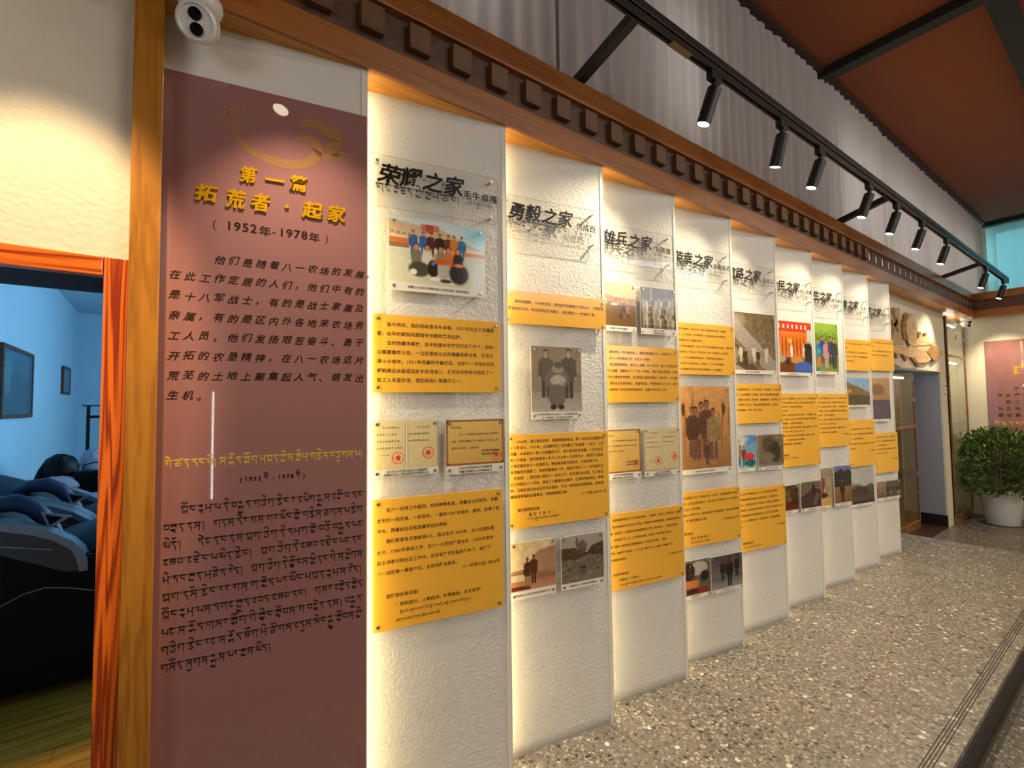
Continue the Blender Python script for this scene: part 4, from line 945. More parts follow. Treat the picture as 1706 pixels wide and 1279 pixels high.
# ------------------------------------------------------------------ maroon intro board
def intro(loc, rz, z0=.02, z1=2.60, near=True):
    t = thing('intro_board', 'tall glossy maroon board with gold heading beside the wooden post' if near else 'distant maroon intro board on the end wall behind the potted plant', 'sign', loc, rz, None)
    wb_ = .612 if near else 1.5
    x0 = 0.008 if near else 0
    MB().box(x0, x0+wb_, -.006, -.0005, z0, z1).build('board', M_MAROON, t)
    return t
ib = intro(porigin(0), -A)
MB().box(.004, .0078, -.0075, -.0005, .02, 2.60).build('edge_strip', M_MARED, ib)
def gch(c, x0, x1, z0, z1, **kw):
    GZ = Txt()
    """place a glyph inside a box"""
    v, f = glyph(c, .02, .06, .12); 
    w0, h0 = np.ptp(v[:, 0]), np.ptp(v[:, 1])
    kx, kz = (x1-x0)/w0, (z1-z0)/max(h0, .01)
    if c in '一·': kz = kx
    X = (v[:, 0]-v[:, 0].min())*kx+x0; Z = (v[:, 1]-v[:, 1].min())*kz+z0
    Y = -(v[:, 2]-v[:, 2].min())*.05
    GZ.v.append(np.stack([X, Y, Z], 1)); GZ.f += [tuple(i+GZ.n for i in p) for p in f]; GZ.n += len(v)
    GZ.build('gold_character', M_GOLD, ib, (0, -.0062, 0))
for c, a_, b_, c_, d_ in (('第', .224, .274, 2.280, 2.336), ('一', .297, .354, 2.300, 2.31), ('篇', .369, .425, 2.278, 2.336), ('拓', .104, .166, 2.200, 2.254), ('荒', .185, .243, 2.190, 2.252), ('者', .256, .312, 2.192, 2.252), ('·', .355, .368, 2.215, 2.22), ('起', .407, .472, 2.193, 2.252), ('家', .488, .547, 2.193, 2.254)): gch(c, a_, b_, c_, d_)
T = Txt()
T.line('(', .150, 2.122, .036, off=0); T.line('1952', .187, 2.121, .038, .0395, bold=.035); T.line('年', .281, 2.118, .034, bold=.03); T.line('-', .319, 2.122, .035, off=.03)
T.line('1978', .338, 2.121, .038, .0395, bold=.035); T.line('年', .430, 2.118, .034, bold=.03); T.line(')', .482, 2.122, .036, off=0)
rows = ['　　　他们是随着八一农场的发展，', '在此工作定居的人们，他们中有的', '是十八军战士，有的是战士家属及', '亲属，有的是区内外各地来农场务', '工人员，他们发扬艰苦奋斗、勇于', '开拓的农垦精神，在八一农场这片', '荒芜的土地上聚集起人气、萌发出', '生机。']
for i, r_ in enumerate(rows):
    x_ = .040
    for j, c in enumerate(r_):
        if c != '　': T.ch(c, x_, 2.010-i*.0612+.002*math.sin(j*2.1+i), .0285, bold=.018, shear=.28, rot=math.radians(2*math.sin(j*1.7+i)))
        x_ += .0385
T.build('lettering', M_INKB, ib, (0, -.0066, 0))
T = Txt()
tibline(T, "l:e tsh.n d.ng p:o / s r+g:o.d s+l:o.g m.kh.n g+y:i.s kh+y:i.m g.zh:i.s b.ts:u.g.s p /", .040, 1.399, .024, .0042, .575)
T.build('yellow_tibetan_line', M_TYEL, ib, (0, -.0066, 0))
T = Txt()
T.line('(1952', .236, 1.322, .018, .0215, bold=.03); tibline(T, 'l:o', .303, 1.338, .016, .003); T.line('-', .328, 1.322, .018, off=.02); T.line('1978', .343, 1.322, .018, .0215, bold=.03); tibline(T, 'l:o', .397, 1.338, .016, .003); T.line(')', .418, 1.322, .019, off=.02)
TL = [("kh:o.ng r+n.m p n:i b.r+g+y.d g.c:i.g zh:i.ng r 'ph:e.l r+g+y.s 'g+r:o b d.ng".replace("'ph", "'.ph").replace("'g", "'.g"), .083),
 ("b.s+t:u.n n.s /  g.n.s d:e.r l.s k.r y:o.ng s+t:e g.zh:i.s ch.g.s p zh:i.g", .041),
 ("y:i.n /   d:e.' n.ng n.s kh.g c:i.g n:i d.m.g s+d:e b.c:o b.r+g+y.d p.'", .041),
 ("'.th.b 'dz:i.ng p y:i.n zh:i.ng /  kh.g c:i.g n:i '.th.b 'dz:i.ng p.' n.ng".replace("'dz", "'.dz"), .041),
 ("m:i d.ng s+p:u.n m.ch:e.d r:e.d /  kh.g c:i.g n:i l+j:o.ng.s ph+y:i n.ng g:i s ph+y:o.g.s", .041),
 ("kh.g n.s zh:i.ng r.r l.s k b+y:e.d p.r y:o.ng m.kh.n r+n.m.s r:e.d /", .041),
 ("kh:o.ng r+n.m p.s d.k.' s+p+y.d '.b.d '.th.b d.ng /  g.s.r '.b+y:e.d b+y:e.d", .041),
 ("p.' s r+g:o.d g.s.r s+l:o.g g:i s+ny:i.ng s+t:o.b.s l b.r+t:e.n n.s / b.r+g+y.d", .041),
 ("g.c:i.g zh:i.ng r.' s r+g:o.d th:o.g m:i tsh:o.g.s '.d:u.s sh:i.ng r+g+y:u s+t:o.b.s k+y:i", .041),
 ("g.s:o.n sh:u.g.s r+g+y.s p.r b+y.s y:o.d /", .041)]
for i, (l_, x_) in enumerate(TL):
    tibline(T, l_, x_, 1.259-i*.0505, .024, .0036, (.614-x_) if i < 9 else .295)
T.build('tibetan_lettering', M_INK, ib, (0, -.0066, 0))
# faint printed dragon-cloud above the heading: body, head, tail and scroll strokes
T = Txt()
def curve(pts, n=24):
    P = [Vector(p) for p in pts]; out = []
    for i in range(len(P)-1):
        p0 = P[max(i-1, 0)]; p1 = P[i]; p2 = P[i+1]; p3 = P[min(i+2, len(P)-1)]
        for j in range(n//(len(P)-1)+1):
            t_ = j/(n//(len(P)-1)+1); out.append(tuple(.5*((2*p1)+(-p0+p2)*t_+(2*p0-5*p1+4*p2-p3)*t_*t_+(-p0+3*p1-3*p2+p3)*t_**3)))
    out.append(tuple(P[-1])); return out
def body(pts, wds):
    c_ = curve(pts, 40); m = len(c_); Ls, Rs = [], []
    for i, p in enumerate(c_):
        q = Vector(c_[min(i+1, m-1)])-Vector(c_[max(i-1, 0)]); q.normalize(); nn = Vector((-q.y, q.x)); w_ = np.interp(i/(m-1), np.linspace(0, 1, len(wds)), wds)
        Ls.append(Vector(p)+nn*w_/2); Rs.append(Vector(p)-nn*w_/2)
    a = np.array([[q.x, 0, q.y] for q in Ls+Rs]); T.v.append(a); T.f += [(T.n+i, T.n+i+1, T.n+m+i+1, T.n+m+i) for i in range(m-1)]; T.n += len(a)
body([(.20, 2.445), (.235, 2.405), (.30, 2.375), (.38, 2.372), (.44, 2.40), (.455, 2.45), (.42, 2.475), (.39, 2.46)], [.006, .022, .03, .032, .034, .03, .02, .005])
body([(.40, 2.50), (.43, 2.53), (.48, 2.52), (.52, 2.49), (.50, 2.45), (.545, 2.42)], [.004, .03, .042, .04, .03, .006])
body([(.44, 2.44), (.49, 2.42), (.54, 2.445), (.60, 2.44)], [.01, .02, .014, .003])
for a_ in ((.16, 2.47, .21, 2.50), (.18, 2.49, .23, 2.52), (.20, 2.51, .25, 2.515), (.17, 2.455, .24, 2.47)): body([(a_[0], a_[1]), ((a_[0]+a_[2])/2, a_[3]+.004), (a_[2], a_[3])], [.002, .010, .002])
T.build('dragon_print', M_DRAG, ib, (0, -.0064, 0))

# far maroon board on the end wall (faces -X)
fbd = thing('intro_board', 'distant maroon board with rows of writing on the end wall behind the plant', 'sign', (XF-.001, 1.565, 0), -PI/2)
MB().box(0, 1.6, -.012, -.0005, ZL+.27, 2.415).build('board', M_MAROON, fbd)
T = Txt(); T.line('第二篇', .42, 2.10, .12, .16, off=.03); T.line('建设者·安家', .28, 1.92, .12, .15, off=.03); T.build('gold_heading', M_GOLD, fbd, (0, -.0125, 0))
T = Txt(); T.line('（1979年—1999年）', .36, 1.80, .07, off=.02)
for i, l_ in enumerate(['　　改革开放以来八一农场发生了', '翻天覆地的变化农垦人建设家园', '　职工们安居乐业子女在此成长', '与各民族共同团结奋斗繁荣发展', '建设美丽新农场']): T.line(l_, .10, 1.68-i*.095, .055, .088, off=.02)
T.build('lettering', M_INKB, fbd, (0, -.0125, 0))
T = Txt(); tibline(T, "l:e tsh.n g.ny:i.s p / '.dz:u.g.s s+k+r:u.n p kh+y:i.m g.zh:i.s p /", .06, 1.22, .05, .011, 1.4); T.build('yellow_tibetan_line', M_TYEL, fbd, (0, -.0125, 0))
T = Txt()
for i in range(6): tibline(T, TL[i+1][0], .08, 1.02-i*.09, .045, .008, 1.4)
T.build('tibetan_lettering', M_INK, fbd, (0, -.0125, 0))

# ------------------------------------------------------------------ lighting track with spotlights
TY, TZ0, TZ1 = 1.27, 3.215, 3.295
tr = thing('lighting_track', 'long black lighting track on slanting brackets in front of the curtains', 'track')
MB().box(-1.5, 9.75, TY-.02, TY+.02, TZ0+.038, TZ1, .003).build('support_tube', M_BLACK, tr)
b = MB().box(-1.5, 9.75, TY-.018, TY-.006, TZ0, TZ0+.036).box(-1.5, 9.75, TY+.006, TY+.018, TZ0, TZ0+.036).box(-1.5, 9.75, TY-.018, TY+.018, TZ0+.028, TZ0+.037)
b.build('track_rail', M_BLACK, tr)
MB().box(-1.5, 9.75, TY-.004, TY+.004, TZ0+.018, TZ0+.022).build('conductor', mat('brass_conductor', '#7d6a3a', .35, .8), tr)
for x_ in (1.63, 4.85, 8.2):
    MB().bar((x_, TY, 3.255), (x_, D+.04, 3.15), .045, .045).build('bracket_arm', M_BLACK, tr)
MB().box(1.85, 2.0, TY-.016, TY+.016, TZ0-.006, TZ0).build('track_joint', mat('dull_brass_joint', '#6a5a33', .4, .6), tr)

SPX = [(-.45, 'off'), (.24, 'rod'), (2.21, 'first'), (2.93, 'second'), (3.46, 'third'), (4.34, 'fourth'), (4.97, 'fifth'), (5.68, 'sixth'), (6.52, 'seventh'), (8.35, 'eighth'), (9.45, 'ninth')]
HL = .185
ad_me = MB().box(-.045, .045, -.017, .017, -.045, 0, .002).cyl((0, 0, -.075), (0, 0, -.04), .013).mesh('adapter', M_BLACK)
hd_me = MB().lathe([(.030, 0), (.0345, -.004), (.0345, -HL), (.031, -HL), (.031, -HL+.012), (.001, -HL+.012)], seg=28).mesh('lamp_head', M_BLACK, True)
ln_me = MB().lathe([(.0295, -HL+.004), (.0295, -HL+.0055), (.001, -HL+.0056)], seg=24).mesh('lamp_face', M_SPOTL)
AIM = {-.45: (-.75, 1.75, .9), .24: (.42, D, 1.55), 2.21: (1.15, D, 1.4), 2.93: (1.95, D, 1.4), 3.46: (2.65, D, 1.4), 4.34: (3.45, D, 1.4), 4.97: (4.15, D, 1.4), 5.68: (4.85, D, 1.4), 6.52: (5.65, D, 1.4), 8.35: (7.7, 1.8, 1.6), 9.45: (9.7, 1.4, 1.5)}
POW = {-.45: 2.6, .24: 42, 2.21: 118, 2.93: 76, 9.45: 130, 8.35: 120}
for i, (x_, nm) in enumerate(SPX):
    lbl = 'black cylinder track spotlight, %s from the left of those on the track' % nm if nm != 'off' else 'black cylinder track spotlight on the near end of the track'
    if nm == 'rod': lbl = 'black track spotlight hung on a drop rod in front of the maroon board'
    if nm == 'ninth': lbl = 'black cylinder track spotlight nearest the end wall of the hall'
    t = thing('track_spotlight', lbl, 'spotlight', (x_, TY, TZ0), 0, 'track spotlights')
    link('adapter', ad_me, t)
    piv = Vector((0, 0, -.075 - (.19 if nm == 'rod' else 0)))
    if nm == 'rod': MB().cyl((0, 0, -.265), (0, 0, -.07), .008).build('drop_rod', M_BLACK, t); tgt = Vector(AIM[x_])-Vector((x_, TY, TZ0-.075))
    # the heads hang about 25 degrees off vertical, towards the wall
    tilt = Vector((-.16 if nm != 'second' else .05, .30, -1)).normalized()
    q = tilt.to_track_quat('-Z', 'Y')
    for me_, nm_ in ((hd_me, 'lamp_head'), (ln_me, 'lamp_face')):
        o = link(nm_, me_, t, piv); o.rotation_mode = 'QUATERNION'; o.rotation_quaternion = q
    l = bpy.data.lights.new('spot_beam', 'SPOT'); l.energy = POW.get(x_, 70); l.color = WARM; l.spot_size = math.radians(76 if x_ > 0 else 110); l.spot_blend = .9 if x_ > 0 else 1.0; l.shadow_soft_size = .012
    lo = bpy.data.objects.new('spot_beam', l); C.objects.link(lo); lo.parent = t; lo.location = piv + tilt*(HL+.012)
    d = (Vector(AIM[x_]) - Vector((x_, TY, TZ0)) - lo.location); lo.rotation_euler = d.to_track_quat('-Z', 'Y').to_euler()

# ------------------------------------------------------------------ curtains
def curtain(x0, x1, y, ztop, zbot, label, m, seed, along='X', dens=9):
    rs = random.Random(seed); L = x1-x0; nx = int(L*70); nz = 14
    ph = [rs.uniform(0, 6.28) for _ in range(4)]
    bm = bmesh.new(); g = []
    for i in range(nx+1):
        x = x0+L*i/nx; row = []
        a0 = math.sin(x*dens*6.28*.9+ph[0]+1.3*math.sin(x*2.1+ph[1]))
        for j in range(nz+1):
            t_ = j/nz; z = zbot+(ztop-zbot)*t_
            amp = (.012+.010*(1-t_))*(1 if along == 'X' else 2.4)
            d_ = amp*a0 + (1-t_)*.012*math.sin(x*9+ph[2]+t_*1.5) + .006*math.sin(x*31+ph[3]+t_)
            zz = z + (0 if j else .0)
            if j == 0: zz += .018*math.sin(x*5+ph[2]) + .012*a0
            if j == nz: zz += .014*a0
            row.append(bm.verts.new((x, y+d_, zz) if along == 'X' else (y+d_, x, zz)))
        g.append(row)
    for i in range(nx):
        for j in range(nz): bm.faces.new((g[i][j], g[i+1][j], g[i+1][j+1], g[i][j+1]))
    me = bpy.data.meshes.new('curtain'); bm.to_mesh(me); bm.free(); me.materials.append(m); me.polygons.foreach_set('use_smooth', [True]*len(me.polygons))
    o = bpy.data.objects.new('curtain', me); C.objects.link(o)
    return tag(o, label, 'curtain', 'sheer curtains under the ceiling')
curtain(-2.2, 1.62, 1.745, 4.56, 3.145, 'greyish white sheer curtain left of the nearest track bracket', M_CURT, 1)
curtain(1.60, 4.0, 1.755, 4.56, 3.10, 'greyish white sheer curtain between the first track bracket and the third spotlight', M_CURT, 2)
curtain(3.98, 6.4, 1.745, 4.56, 3.10, 'greyish white sheer curtain behind the fourth to sixth spotlights', M_CURT, 3)
curtain(6.38, 9.0, 1.755, 4.56, 3.16, 'greyish white sheer curtain behind the seventh spotlight, hem raised above the beam', M_CURT, 4)
curtain(8.98, 11.35, 1.745, 4.56, 3.20, 'bluish white sheer curtain in the far corner of the long wall', M_CURT, 5)
curtain(.62, 1.70, 11.37, 4.5, 3.0, 'teal backlit sheer curtain on the end wall beside the corner', M_CURT_F, 6, 'Y', 3.2)
curtain(-1.5, .60, 11.37, 4.5, 3.0, 'teal backlit sheer curtain at the right edge of the end wall', M_CURT_F, 7, 'Y', 3.2)

# ------------------------------------------------------------------ turret cameras
def turret(loc, look, sc, label, rz=0):
    t = thing('security_camera', label, 'camera', loc)
    d = Vector(look).normalized()
    MB().lathe([(.050*sc, 0), (.052*sc, -.012*sc), (.046*sc, -.028*sc), (.038*sc, -.034*sc)], seg=28).build('base', M_WHITEP, t, True)
    c = Vector((0, 0, -.062*sc))
    MB().ell(c, (.046*sc,)*3, 24, 16).build('ball_housing', M_WHITEP, t, True)
    q = d.to_track_quat('Z', 'Y').to_matrix().to_4x4()
    me = MB().lathe([(.044*sc, .012*sc), (.047*sc, .024*sc), (.046*sc, .042*sc), (.040*sc, .047*sc), (.036*sc, .043*sc), (.001, .043*sc)], seg=32).mesh('front_ring', M_WHITEP, True)
    o = link('front_ring', me, t, c); o.rotation_euler = q.to_euler()
    for dz in (.0165, -.0165):
        me = MB().lathe([(.0150*sc, .0435*sc), (.0150*sc, .048*sc), (.001, .0485*sc)], seg=24).mesh('lens', M_LENS, True)
        upv = (q.to_3x3() @ Vector((0, 1, 0))); rt = (q.to_3x3() @ Vector((1, 0, 0)))
        o = link('lens', me, t, c + (Vector((0, 0, 1)) - d*d.z).normalized()*dz*sc); o.rotation_euler = q.to_euler()
    return t
turret((.060, 1.655, H), (-.30, -1, -.62), 1.14, 'white round security camera under the beam above the maroon board')
turret((9.6, 1.70, H), (-.9, -.9, -.4), 1.4, 'small white security camera under the beam in the far corner')

# ------------------------------------------------------------------ relief sculpture over the passage
def sp(a, b): return atY(1480+a/7.99, 480+b/7.99, YR-.03)
def outline(pts): return [(lambda p: (p.x, p.z))(sp(a, b)) for a, b in pts]
rel = thing('relief_sculpture', 'carved tan wood relief like a leafy branch above the passage door', 'sculpture', (0, 0, 0))
M_REL = wood('pale_carved_wood', '#b8925e', '#d8b582', (1, 4, 4), .5, 5, 4, 0)
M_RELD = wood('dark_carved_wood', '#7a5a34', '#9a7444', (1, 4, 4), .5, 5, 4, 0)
MB().prism(outline([(20, 750), (150, 765), (250, 785), (380, 800), (500, 790), (560, 770), (560, 960), (500, 985), (400, 1000), (350, 960), (280, 920), (170, 880), (20, 850)]), YR-.035, YR-.0, .004).build('trunk', M_REL, rel)
MB().prism(outline([(500, 840), (560, 765), (640, 760), (665, 830), (715, 870), (690, 905), (600, 975), (540, 900)]), YR-.040, YR-.0, .004).build('trunk_end', M_RELD, rel)
MB().prism(outline([(290, 330), (320, 350), (350, 440), (385, 560), (370, 670), (320, 775), (290, 770), (255, 690), (235, 560), (240, 430)]), YR-.035, YR-.022, .003).build('tall_leaf', M_REL, rel)
MB().prism(outline([(262, 320), (236, 440), (230, 560), (240, 690), (222, 685), (200, 600), (200, 480), (225, 340)]), YR-.028, YR-.0, .002).build('leaf_dark_edge', M_RELD, rel)  # darker strip along the left side of the leaf
MB().prism(outline([(350, 770), (400, 660), (450, 600), (540, 615), (600, 750)]), YR-.020, YR-.0, .003).build('fan_leaf', M_REL, rel)
for pp in ([(392, 580), (440, 582), (402, 665)], [(470, 600), (500, 590), (480, 640)], [(500, 610), (527, 580), (492, 640)], [(590, 740), (625, 710), (610, 745)]):
    MB().prism(outline(pp), YR-.032, YR-.018, .001).build('spike', M_RELD, rel)
MB().prism(outline([(20, 880), (90, 1000), (180, 1062), (340, 1070), (400, 1045), (300, 900), (150, 870)]), YR-.024, YR-.0, .003).build('lower_leaf', mat('bleached_wood', '#c9b49a', .6), rel)
for pp in ([(40, 840), (75, 850), (125, 925), (95, 925)], [(160, 880), (185, 880), (242, 955), (215, 965)], [(280, 920), (330, 920), (405, 1045), (370, 1040)]):
    MB().prism(outline(pp), YR-.044, YR-.03, .001).build('groove_strip', M_RELD, rel)
MB().prism(outline([(-20, 250), (180, 255), (200, 600), (240, 750), (-20, 745)]), YR-.010, YR-.0, .002).build('backing_board', mat('tan_backing', '#b2966c', .5), rel)
for a_, b_ in (((70, 280), (150, 480)), ((140, 400), (50, 680)), ((60, 430), (160, 560)), ((90, 270), (110, 330)), ((40, 560), (130, 440))):
    p, q_ = sp(*a_), sp(*b_); p.y = q_.y = YR-.014
    MB().bar(p, q_, .012, .04).build('carved_stroke', M_RELD, rel)

# ------------------------------------------------------------------ glass display cabinets
def cabinet(x0, x1, y, depth, z0, z1, label, splits, doors, tubes, back=M_FARW):
    t = thing('display_cabinet', label, 'cabinet', (0, 0, 0))
    fw = .035
    MB().box(x0, x1, y, y+depth, z0, z0+.10, .003).build('plinth', M_PLINTH, t)
    MB().box(x0, x1, y+depth-.015, y+depth, z0+.10, z1).build('back_panel', back, t)
    MB().box(x0, x0+.02, y+.01, y+depth, z0+.10, z1).build('side_panel', M_PLINTH, t); MB().box(x1-.02, x1, y+.01, y+depth, z0+.10, z1).build('side_panel', back, t)
    MB().box(x0, x0+fw, y-.004, y+.02, z0+.10, z1).build('frame_stile', M_PLINTH, t)
    MB().box(x1-fw*.6, x1, y-.004, y+.02, z0+.10, z1).build('frame_stile', M_PLINTH, t)
    for z in splits: MB().box(x0+fw, x1-fw*.6, y-.004, y+.02, z-.02, z+.02).build('frame_rail', M_PLINTH, t)
    zz = [z0+.10]+list(splits)+[z1]
    for a_, b_ in zip(zz[:-1], zz[1:]):
        xs_ = [x0+fw, x1-fw*.6] if not doors else [x0+fw, (x0+x1)/2, x1-fw*.6]
        for c_, d_ in zip(xs_[:-1], xs_[1:]):
            pn = MB().box(c_+.002, d_-.002, y+.004, y+.010, a_+.02, b_-.02).build('glass_door', M_GLASS, t)
            MB().box(d_-.03, d_-.02, y-.012, y+.004, (a_+b_)/2-.03, (a_+b_)/2+.03).build('door_handle', M_STEEL, pn)
    for z in tubes:
        MB().cyl((x0+.1, y+.08, z), (x1-.15, y+.08, z), .012, seg=10).build('light_tube', M_TUBE, t)
    for k_ in range(2): MB().box(x0+.03, x1-.03, y+.03, y+depth-.02, z0+.75+k_*.62, z0+.77+k_*.62).build('glass_shelf', M_GLASS, t)
    return t
cabinet(7.06, 8.30, 2.03, .34, ZL, 1.93, 'glass cabinet with wooden plinth inside the passage opening', [1.20], False, [1.86], mat('tan_cabinet_back', '#a98d5c', .5))
cabinet(8.86, 9.86, 1.78, .40, ZL, 2.74, 'tall glass cabinet in the recess beside the end wall', [2.18], True, [2.66, 2.10])
# small bottles in the first cabinet are not told apart; wall sensor
sn = thing('wall_sensor', 'small beige thermostat on the narrow wall by the passage', 'switch', (8.70, YR, 1.64))
MB().box(-.05, .05, -.02, 0, 0, .14, .004).build('housing', M_WHITEP, sn)
MB().box(-.035, .035, -.023, -.02, .09, .12).build('display', M_BLACKP, sn); MB().box(-.035, .035, -.023, -.02, .04, .055).build('button_strip', mat('reddish_label', '#9a5a44', .5), sn)

# ------------------------------------------------------------------ potted plant
pl = thing('potted_plant', 'bushy green plant in a white tapered pot before the end wall', 'plant', (9.36, 1.40, ZL))
MB().lathe([(.165, 0), (.175, .01), (.215, .40), (.222, .43), (.205, .43), (.19, .38)], seg=32).build('pot', M_WHITEP, pl, True)
MB().lathe([(.192, .375), (.19, .385), (.001, .39)], seg=24).build('soil', mat('dark_soil', '#2c2016', .9), pl)
MB().lathe([(.20, 0), (.205, .012), (.17, .012)], seg=28).build('saucer', mat('grey_saucer', '#5b564c', .5), pl, True)
rs = random.Random(3); b = MB()
for k in range(9):
    a_ = rs.uniform(0, 6.28); r_ = rs.uniform(.1, .38); h_ = rs.uniform(.6, .95)
    b.tube([(0, 0, .36), (r_*.4*math.cos(a_), r_*.4*math.sin(a_), .36+h_*.35), (r_*math.cos(a_), r_*math.sin(a_), .3+h_*.8)], [.010, .008, .004], 5)
b.build('stems', mat('green_brown_stem', '#4f4a22', .7), pl)
M_LEAF = mat('dark_green_leaf', '#3f5c22', .35); n_, l_, b_ = nodes(M_LEAF)
oi = coords(M_LEAF); l_.new(ramp(M_LEAF, noise(M_LEAF, oi, 14, 2), [(.3, '#33481e'), (.55, '#5a7430'), (.8, '#a3a85e')]), b_.inputs['Base Color'])
bm = bmesh.new()
for k in range(3800):
    th_ = rs.uniform(0, 6.28); ph_ = math.acos(rs.uniform(-.75, 1)); r_ = .50*rs.uniform(.5, 1)**.5
    c_ = Vector((r_*math.sin(ph_)*math.cos(th_), r_*math.sin(ph_)*math.sin(th_), .80+r_*1.02*math.cos(ph_)))
    if c_.z < .36 or c_.x > .48 or c_.y > .34: continue
    dv = (c_-Vector((0, 0, .7))).normalized()+Vector((rs.uniform(-.6, .6), rs.uniform(-.6, .6), rs.uniform(-.5, .4))); dv.normalize()
    sd = dv.cross(Vector((rs.uniform(-1, 1), rs.uniform(-1, 1), 1))).normalized(); nn = dv.cross(sd); L_ = rs.uniform(.05, .085); W_ = L_*.26
    v0 = bm.verts.new(c_); v1 = bm.verts.new(c_+dv*L_*.45+sd*W_+nn*.008); v2 = bm.verts.new(c_+dv*L_-nn*.012); v3 = bm.verts.new(c_+dv*L_*.45-sd*W_+nn*.008)
    bm.faces.new((v0, v1, v2)); bm.faces.new((v0, v2, v3))
me = bpy.data.meshes.new('foliage'); bm.to_mesh(me); bm.free(); me.materials.append(M_LEAF)
fo = link('foliage', me, pl); fo['kind'] = 'stuff'

# ------------------------------------------------------------------ side room contents
def frame(x, y0, y1, z0, z1, label, paint):
    t = thing('picture_frame', label, 'picture', (x, y0, z0), 0, None)
    w_, h_ = y1-y0, z1-z0; f_ = .035
    b = MB().box(0, .03, 0, w_, 0, f_).box(0, .03, 0, w_, h_-f_, h_).box(0, .03, 0, f_, f_, h_-f_).box(0, .03, w_-f_, w_, f_, h_-f_); b.build('frame', M_BAND, t)
    p = Pic(w_-2*f_, h_-2*f_, .012, 3)
    paint(p); o = p.build(t, 'picture_print', (.012, f_, f_)); o.rotation_euler.z = PI/2
    MB().box(.022, .026, f_, w_-f_, f_, h_-f_).build('glass', M_GLASS, t)
    return t
def sea(p): p.grad('#3a86b8', '#1c4d78'); p.hill([(0, .55), (.3, .6), (.5, .72), (.8, .58), (1, .6)], '#1d4a6b', .8); p.ell(.2, .6, .1, .3, '#a5d5e8', .5, .8); p.mott(.2)
frame(-1.2, 5.95, 7.12, 1.49, 2.16, 'large framed blue picture on the side-room wall', sea)
frame(-1.2, 8.92, 9.5, 1.79, 2.18, 'small dark framed picture on the side-room wall near the corner', sea)

M_SILV = mat('silver_plastic', '#8e96a0', .28, .5, coat=.3); M_NAVY = mat('navy_leather', '#161d30', .45); M_BODY = mat('black_shell', '#050506', .5, spec=.2); M_BRN = mat('grey_brown_panel', '#4b4340', .4)
def chair(y, label):
    """reclining massage chair, near arm face at y (local 0), head towards -X"""
    t = thing('massage_chair', label, 'chair', (0, y, 0), 0, 'massage chairs')
    top = [(-1.12, 1.00), (-.95, 1.0), (-.86, .995), (-.70, .972), (-.58, .925), (-.495, .881), (-.42, .825), (-.375, .77), (-.355, .715), (-.352, .65)]
    inn = [(a_+.0 if a_ < -.4 else a_-.028, b_-.042) for a_, b_ in top[:-2]]+[(-.392, .70), (-.39, .65)]
    for yy_, nm in ((0.0, 'arm'), (.66, 'arm')):
        arm = MB().prism(top+inn[::-1], yy_, yy_+.13, .006).build(nm, M_SILV, t, True)
        MB().prism([(a_, b_+.004) for a_, b_ in inn]+[(-.45, .66), (-.70, .80), (-1.12, .86)], yy_+.012, yy_+.12, .003).build('arm_panel', M_BRN, arm)
        MB().bar((-.95, yy_+.008, .905), (-.50, yy_+.008, .792), .006, .006).build('arm_trim_line', M_SILV, arm)
    MB().prism([(-1.12, .90), (-.70, .86), (-.5, .78), (-.385, .715), (-.1, .70), (.28, .60), (.42, .45), (.45, .2), (.40, .05), (-1.0, .05), (-1.14, .3)], .02, .77, .03).build('body', M_BODY, t, True)
    MB().ell((-.95, .39, .97), (.42, .30, .13), 24, 16, rot=Matrix.Rotation(math.radians(22), 3, 'Y')).build('backrest', M_NAVY, t, True)
    MB().ell((-.25, .39, .72), (.36, .26, .15), 24, 14).build('seat', M_NAVY, t, True)
    for yy_ in (.20,):
        MB().tube([(-.86, yy_, .99), (-.76, yy_, 1.035), (-.68, yy_, 1.04), (-.61, yy_, 1.0), (-.55, yy_, .92), (-.50, yy_, .82)], [.03, .045, .05, .046, .04, .03], 12).build('shoulder_wing', mat('blue_grey_leather', '#1e2c48', .4), t, True)
        gr = MB().prism([(-.57, .985), (-.44, .945), (-.535, .885)], yy_-.075, yy_-.06, .002).build('speaker_grill', M_SILV, t)
        MB().prism([(-.552, .968), (-.475, .944), (-.530, .906)], yy_-.079, yy_-.074).build('grill_mesh', M_BODY, gr)
    MB().ell((.38, .39, .38), (.16, .27, .20), 20, 12).build('footrest', M_NAVY, t, True)
    return t
chair(3.62, 'nearest massage chair with silver arm and navy cushions in the side room')
chair(4.42, 'second massage chair, behind the nearest one in the side room')
cb = MB().tube([(-1.0, 3.59, .40), (-.85, 3.59, .47), (-.688, 3.60, .542), (-.60, 3.60, .585), (-.521, 3.60, .599), (-.42, 3.60, .575), (-.299, 3.60, .53), (-.1, 3.6, .5)], .0022, 6).build('power_cord', mat('white_cord', '#a09a90', .5), smooth=True)
tag(cb, 'thin pale cord hanging in a curve across the nearest massage chair', 'cord')

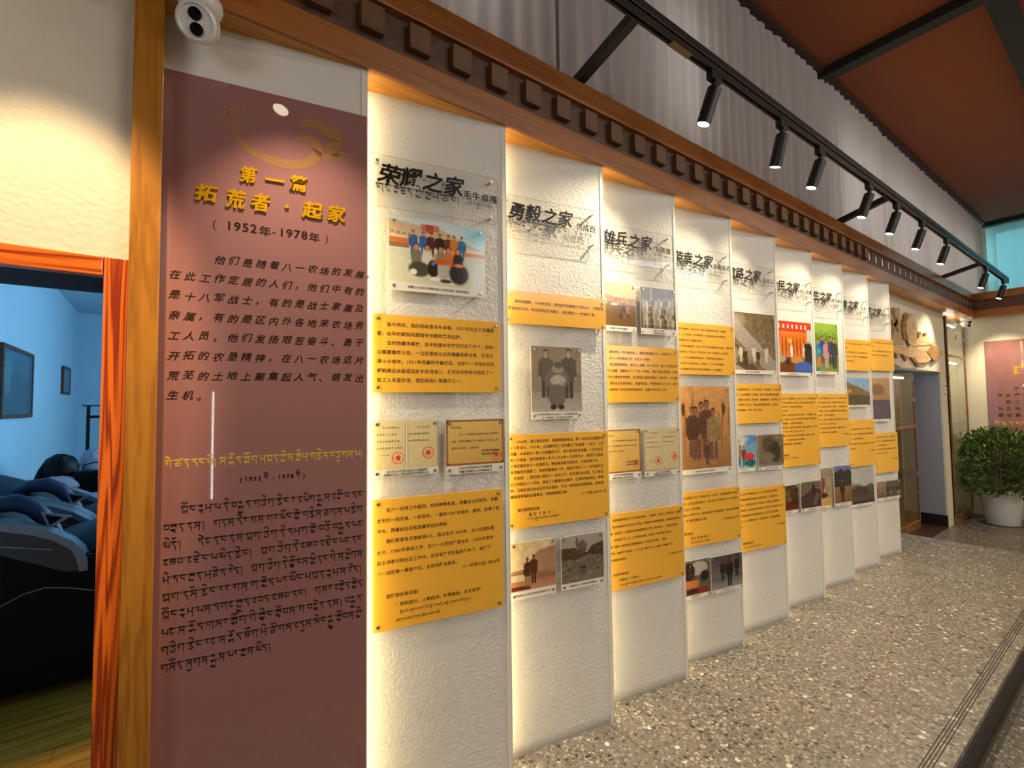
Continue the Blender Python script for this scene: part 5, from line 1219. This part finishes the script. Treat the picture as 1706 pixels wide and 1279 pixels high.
bench = thing('bench', 'low bench with a pale blue cover heaped with clothes and bags', 'bench', (-.62, 6.1, 0))
MB().box(-.52, .9, -.25, .5, .66, .80, .03).build('cushion_top', mat('pale_blue_cover', '#9fc3da', .7), bench)
MB().box(-.48, .86, -.2, .46, .08, .66).build('bench_box', M_BODY, bench)
for x_ in (-.42, .8):
    for y_ in (-.15, .4): MB().cyl((x_, y_, 0), (x_, y_, .08), .02).build('leg', M_BLACK, bench)
def heap(c, r, m, name, label, cat, jit=.10, seed=1):
    random.seed(seed); o = MB().ell((0, 0, 0), r, 20, 12, jit).build(name, m, smooth=True, loc=c); return tag(o, label, cat)
heap((-.80, 6.05, 1.00), (.13, .14, .15), M_BODY, 'bag', 'black rounded bag on the bench against the blue wall', 'bag', .09, 2)
heap((-.62, 5.92, .915), (.0, .0, .0) and (.06, .05, .035), mat('grey_white_cloth', '#dde2d2', .8), 'cloth_bundle', 'small crumpled whitish cloth between the black bags', 'cloth', .2, 3)
heap((-.79, 5.90, .875), (.16, .13, .09), mat('lavender_cloth', '#a49cab', .85), 'folded_jacket', 'greyish lavender jacket on the bench in front of the black bag', 'clothes', .06, 4)
heap((-.56, 6.28, 1.03), (.13, .12, .16), mat('patterned_sheet', '#b4b4c6', .85), 'bedding', 'bundle of lavender patterned bedding by the rack', 'bedding', .10, 5)
hb = thing('handbag', 'black square handbag at the right end of the bench', 'bag', (-.56, 5.92, .80))
MB().box(-.12, .14, -.07, .07, 0, .20, .03).build('bag_body', M_BODY, hb, True)
MB().tube([(-.07, 0, .19), (-.06, 0, .25), (.02, 0, .27), (.08, 0, .25), (.09, 0, .19)], .006, 6).build('bag_strap', M_BODY, hb, True)
MB().box(.04, .09, -.075, -.069, .12, .135).build('clasp', M_STEEL, hb)
bt = MB().tube([(-.93, 6.0, .80), (-.93, 6.0, .95), (-.915, 6.0, 1.02), (-.90, 6.0, 1.08)], [.035, .035, .025, .008], 10).build('umbrella', M_BODY, smooth=True)
tag(bt, 'folded black umbrella standing upright at the left of the clothes heap', 'umbrella')
rk = thing('clothes_rack', 'black metal rack frame in the corner of the side room', 'rack', (-.70, 6.9, 0))
MB().box(-.015, .015, -.015, .015, 0, 1.61).build('upright', M_BLACK, rk); MB().box(1.0, 1.03, -.015, .015, 0, 1.61).build('upright', M_BLACK, rk)
MB().box(-.05, 1.05, -.012, .012, 1.60, 1.615).build('top_rail', M_BLACK, rk); MB().box(0, 1.0, -.02, .02, 1.47, 1.50).build('cross_rail', M_BLACK, rk); MB().box(0, 1.0, -.02, .02, .3, .33).build('cross_rail', M_BLACK, rk)
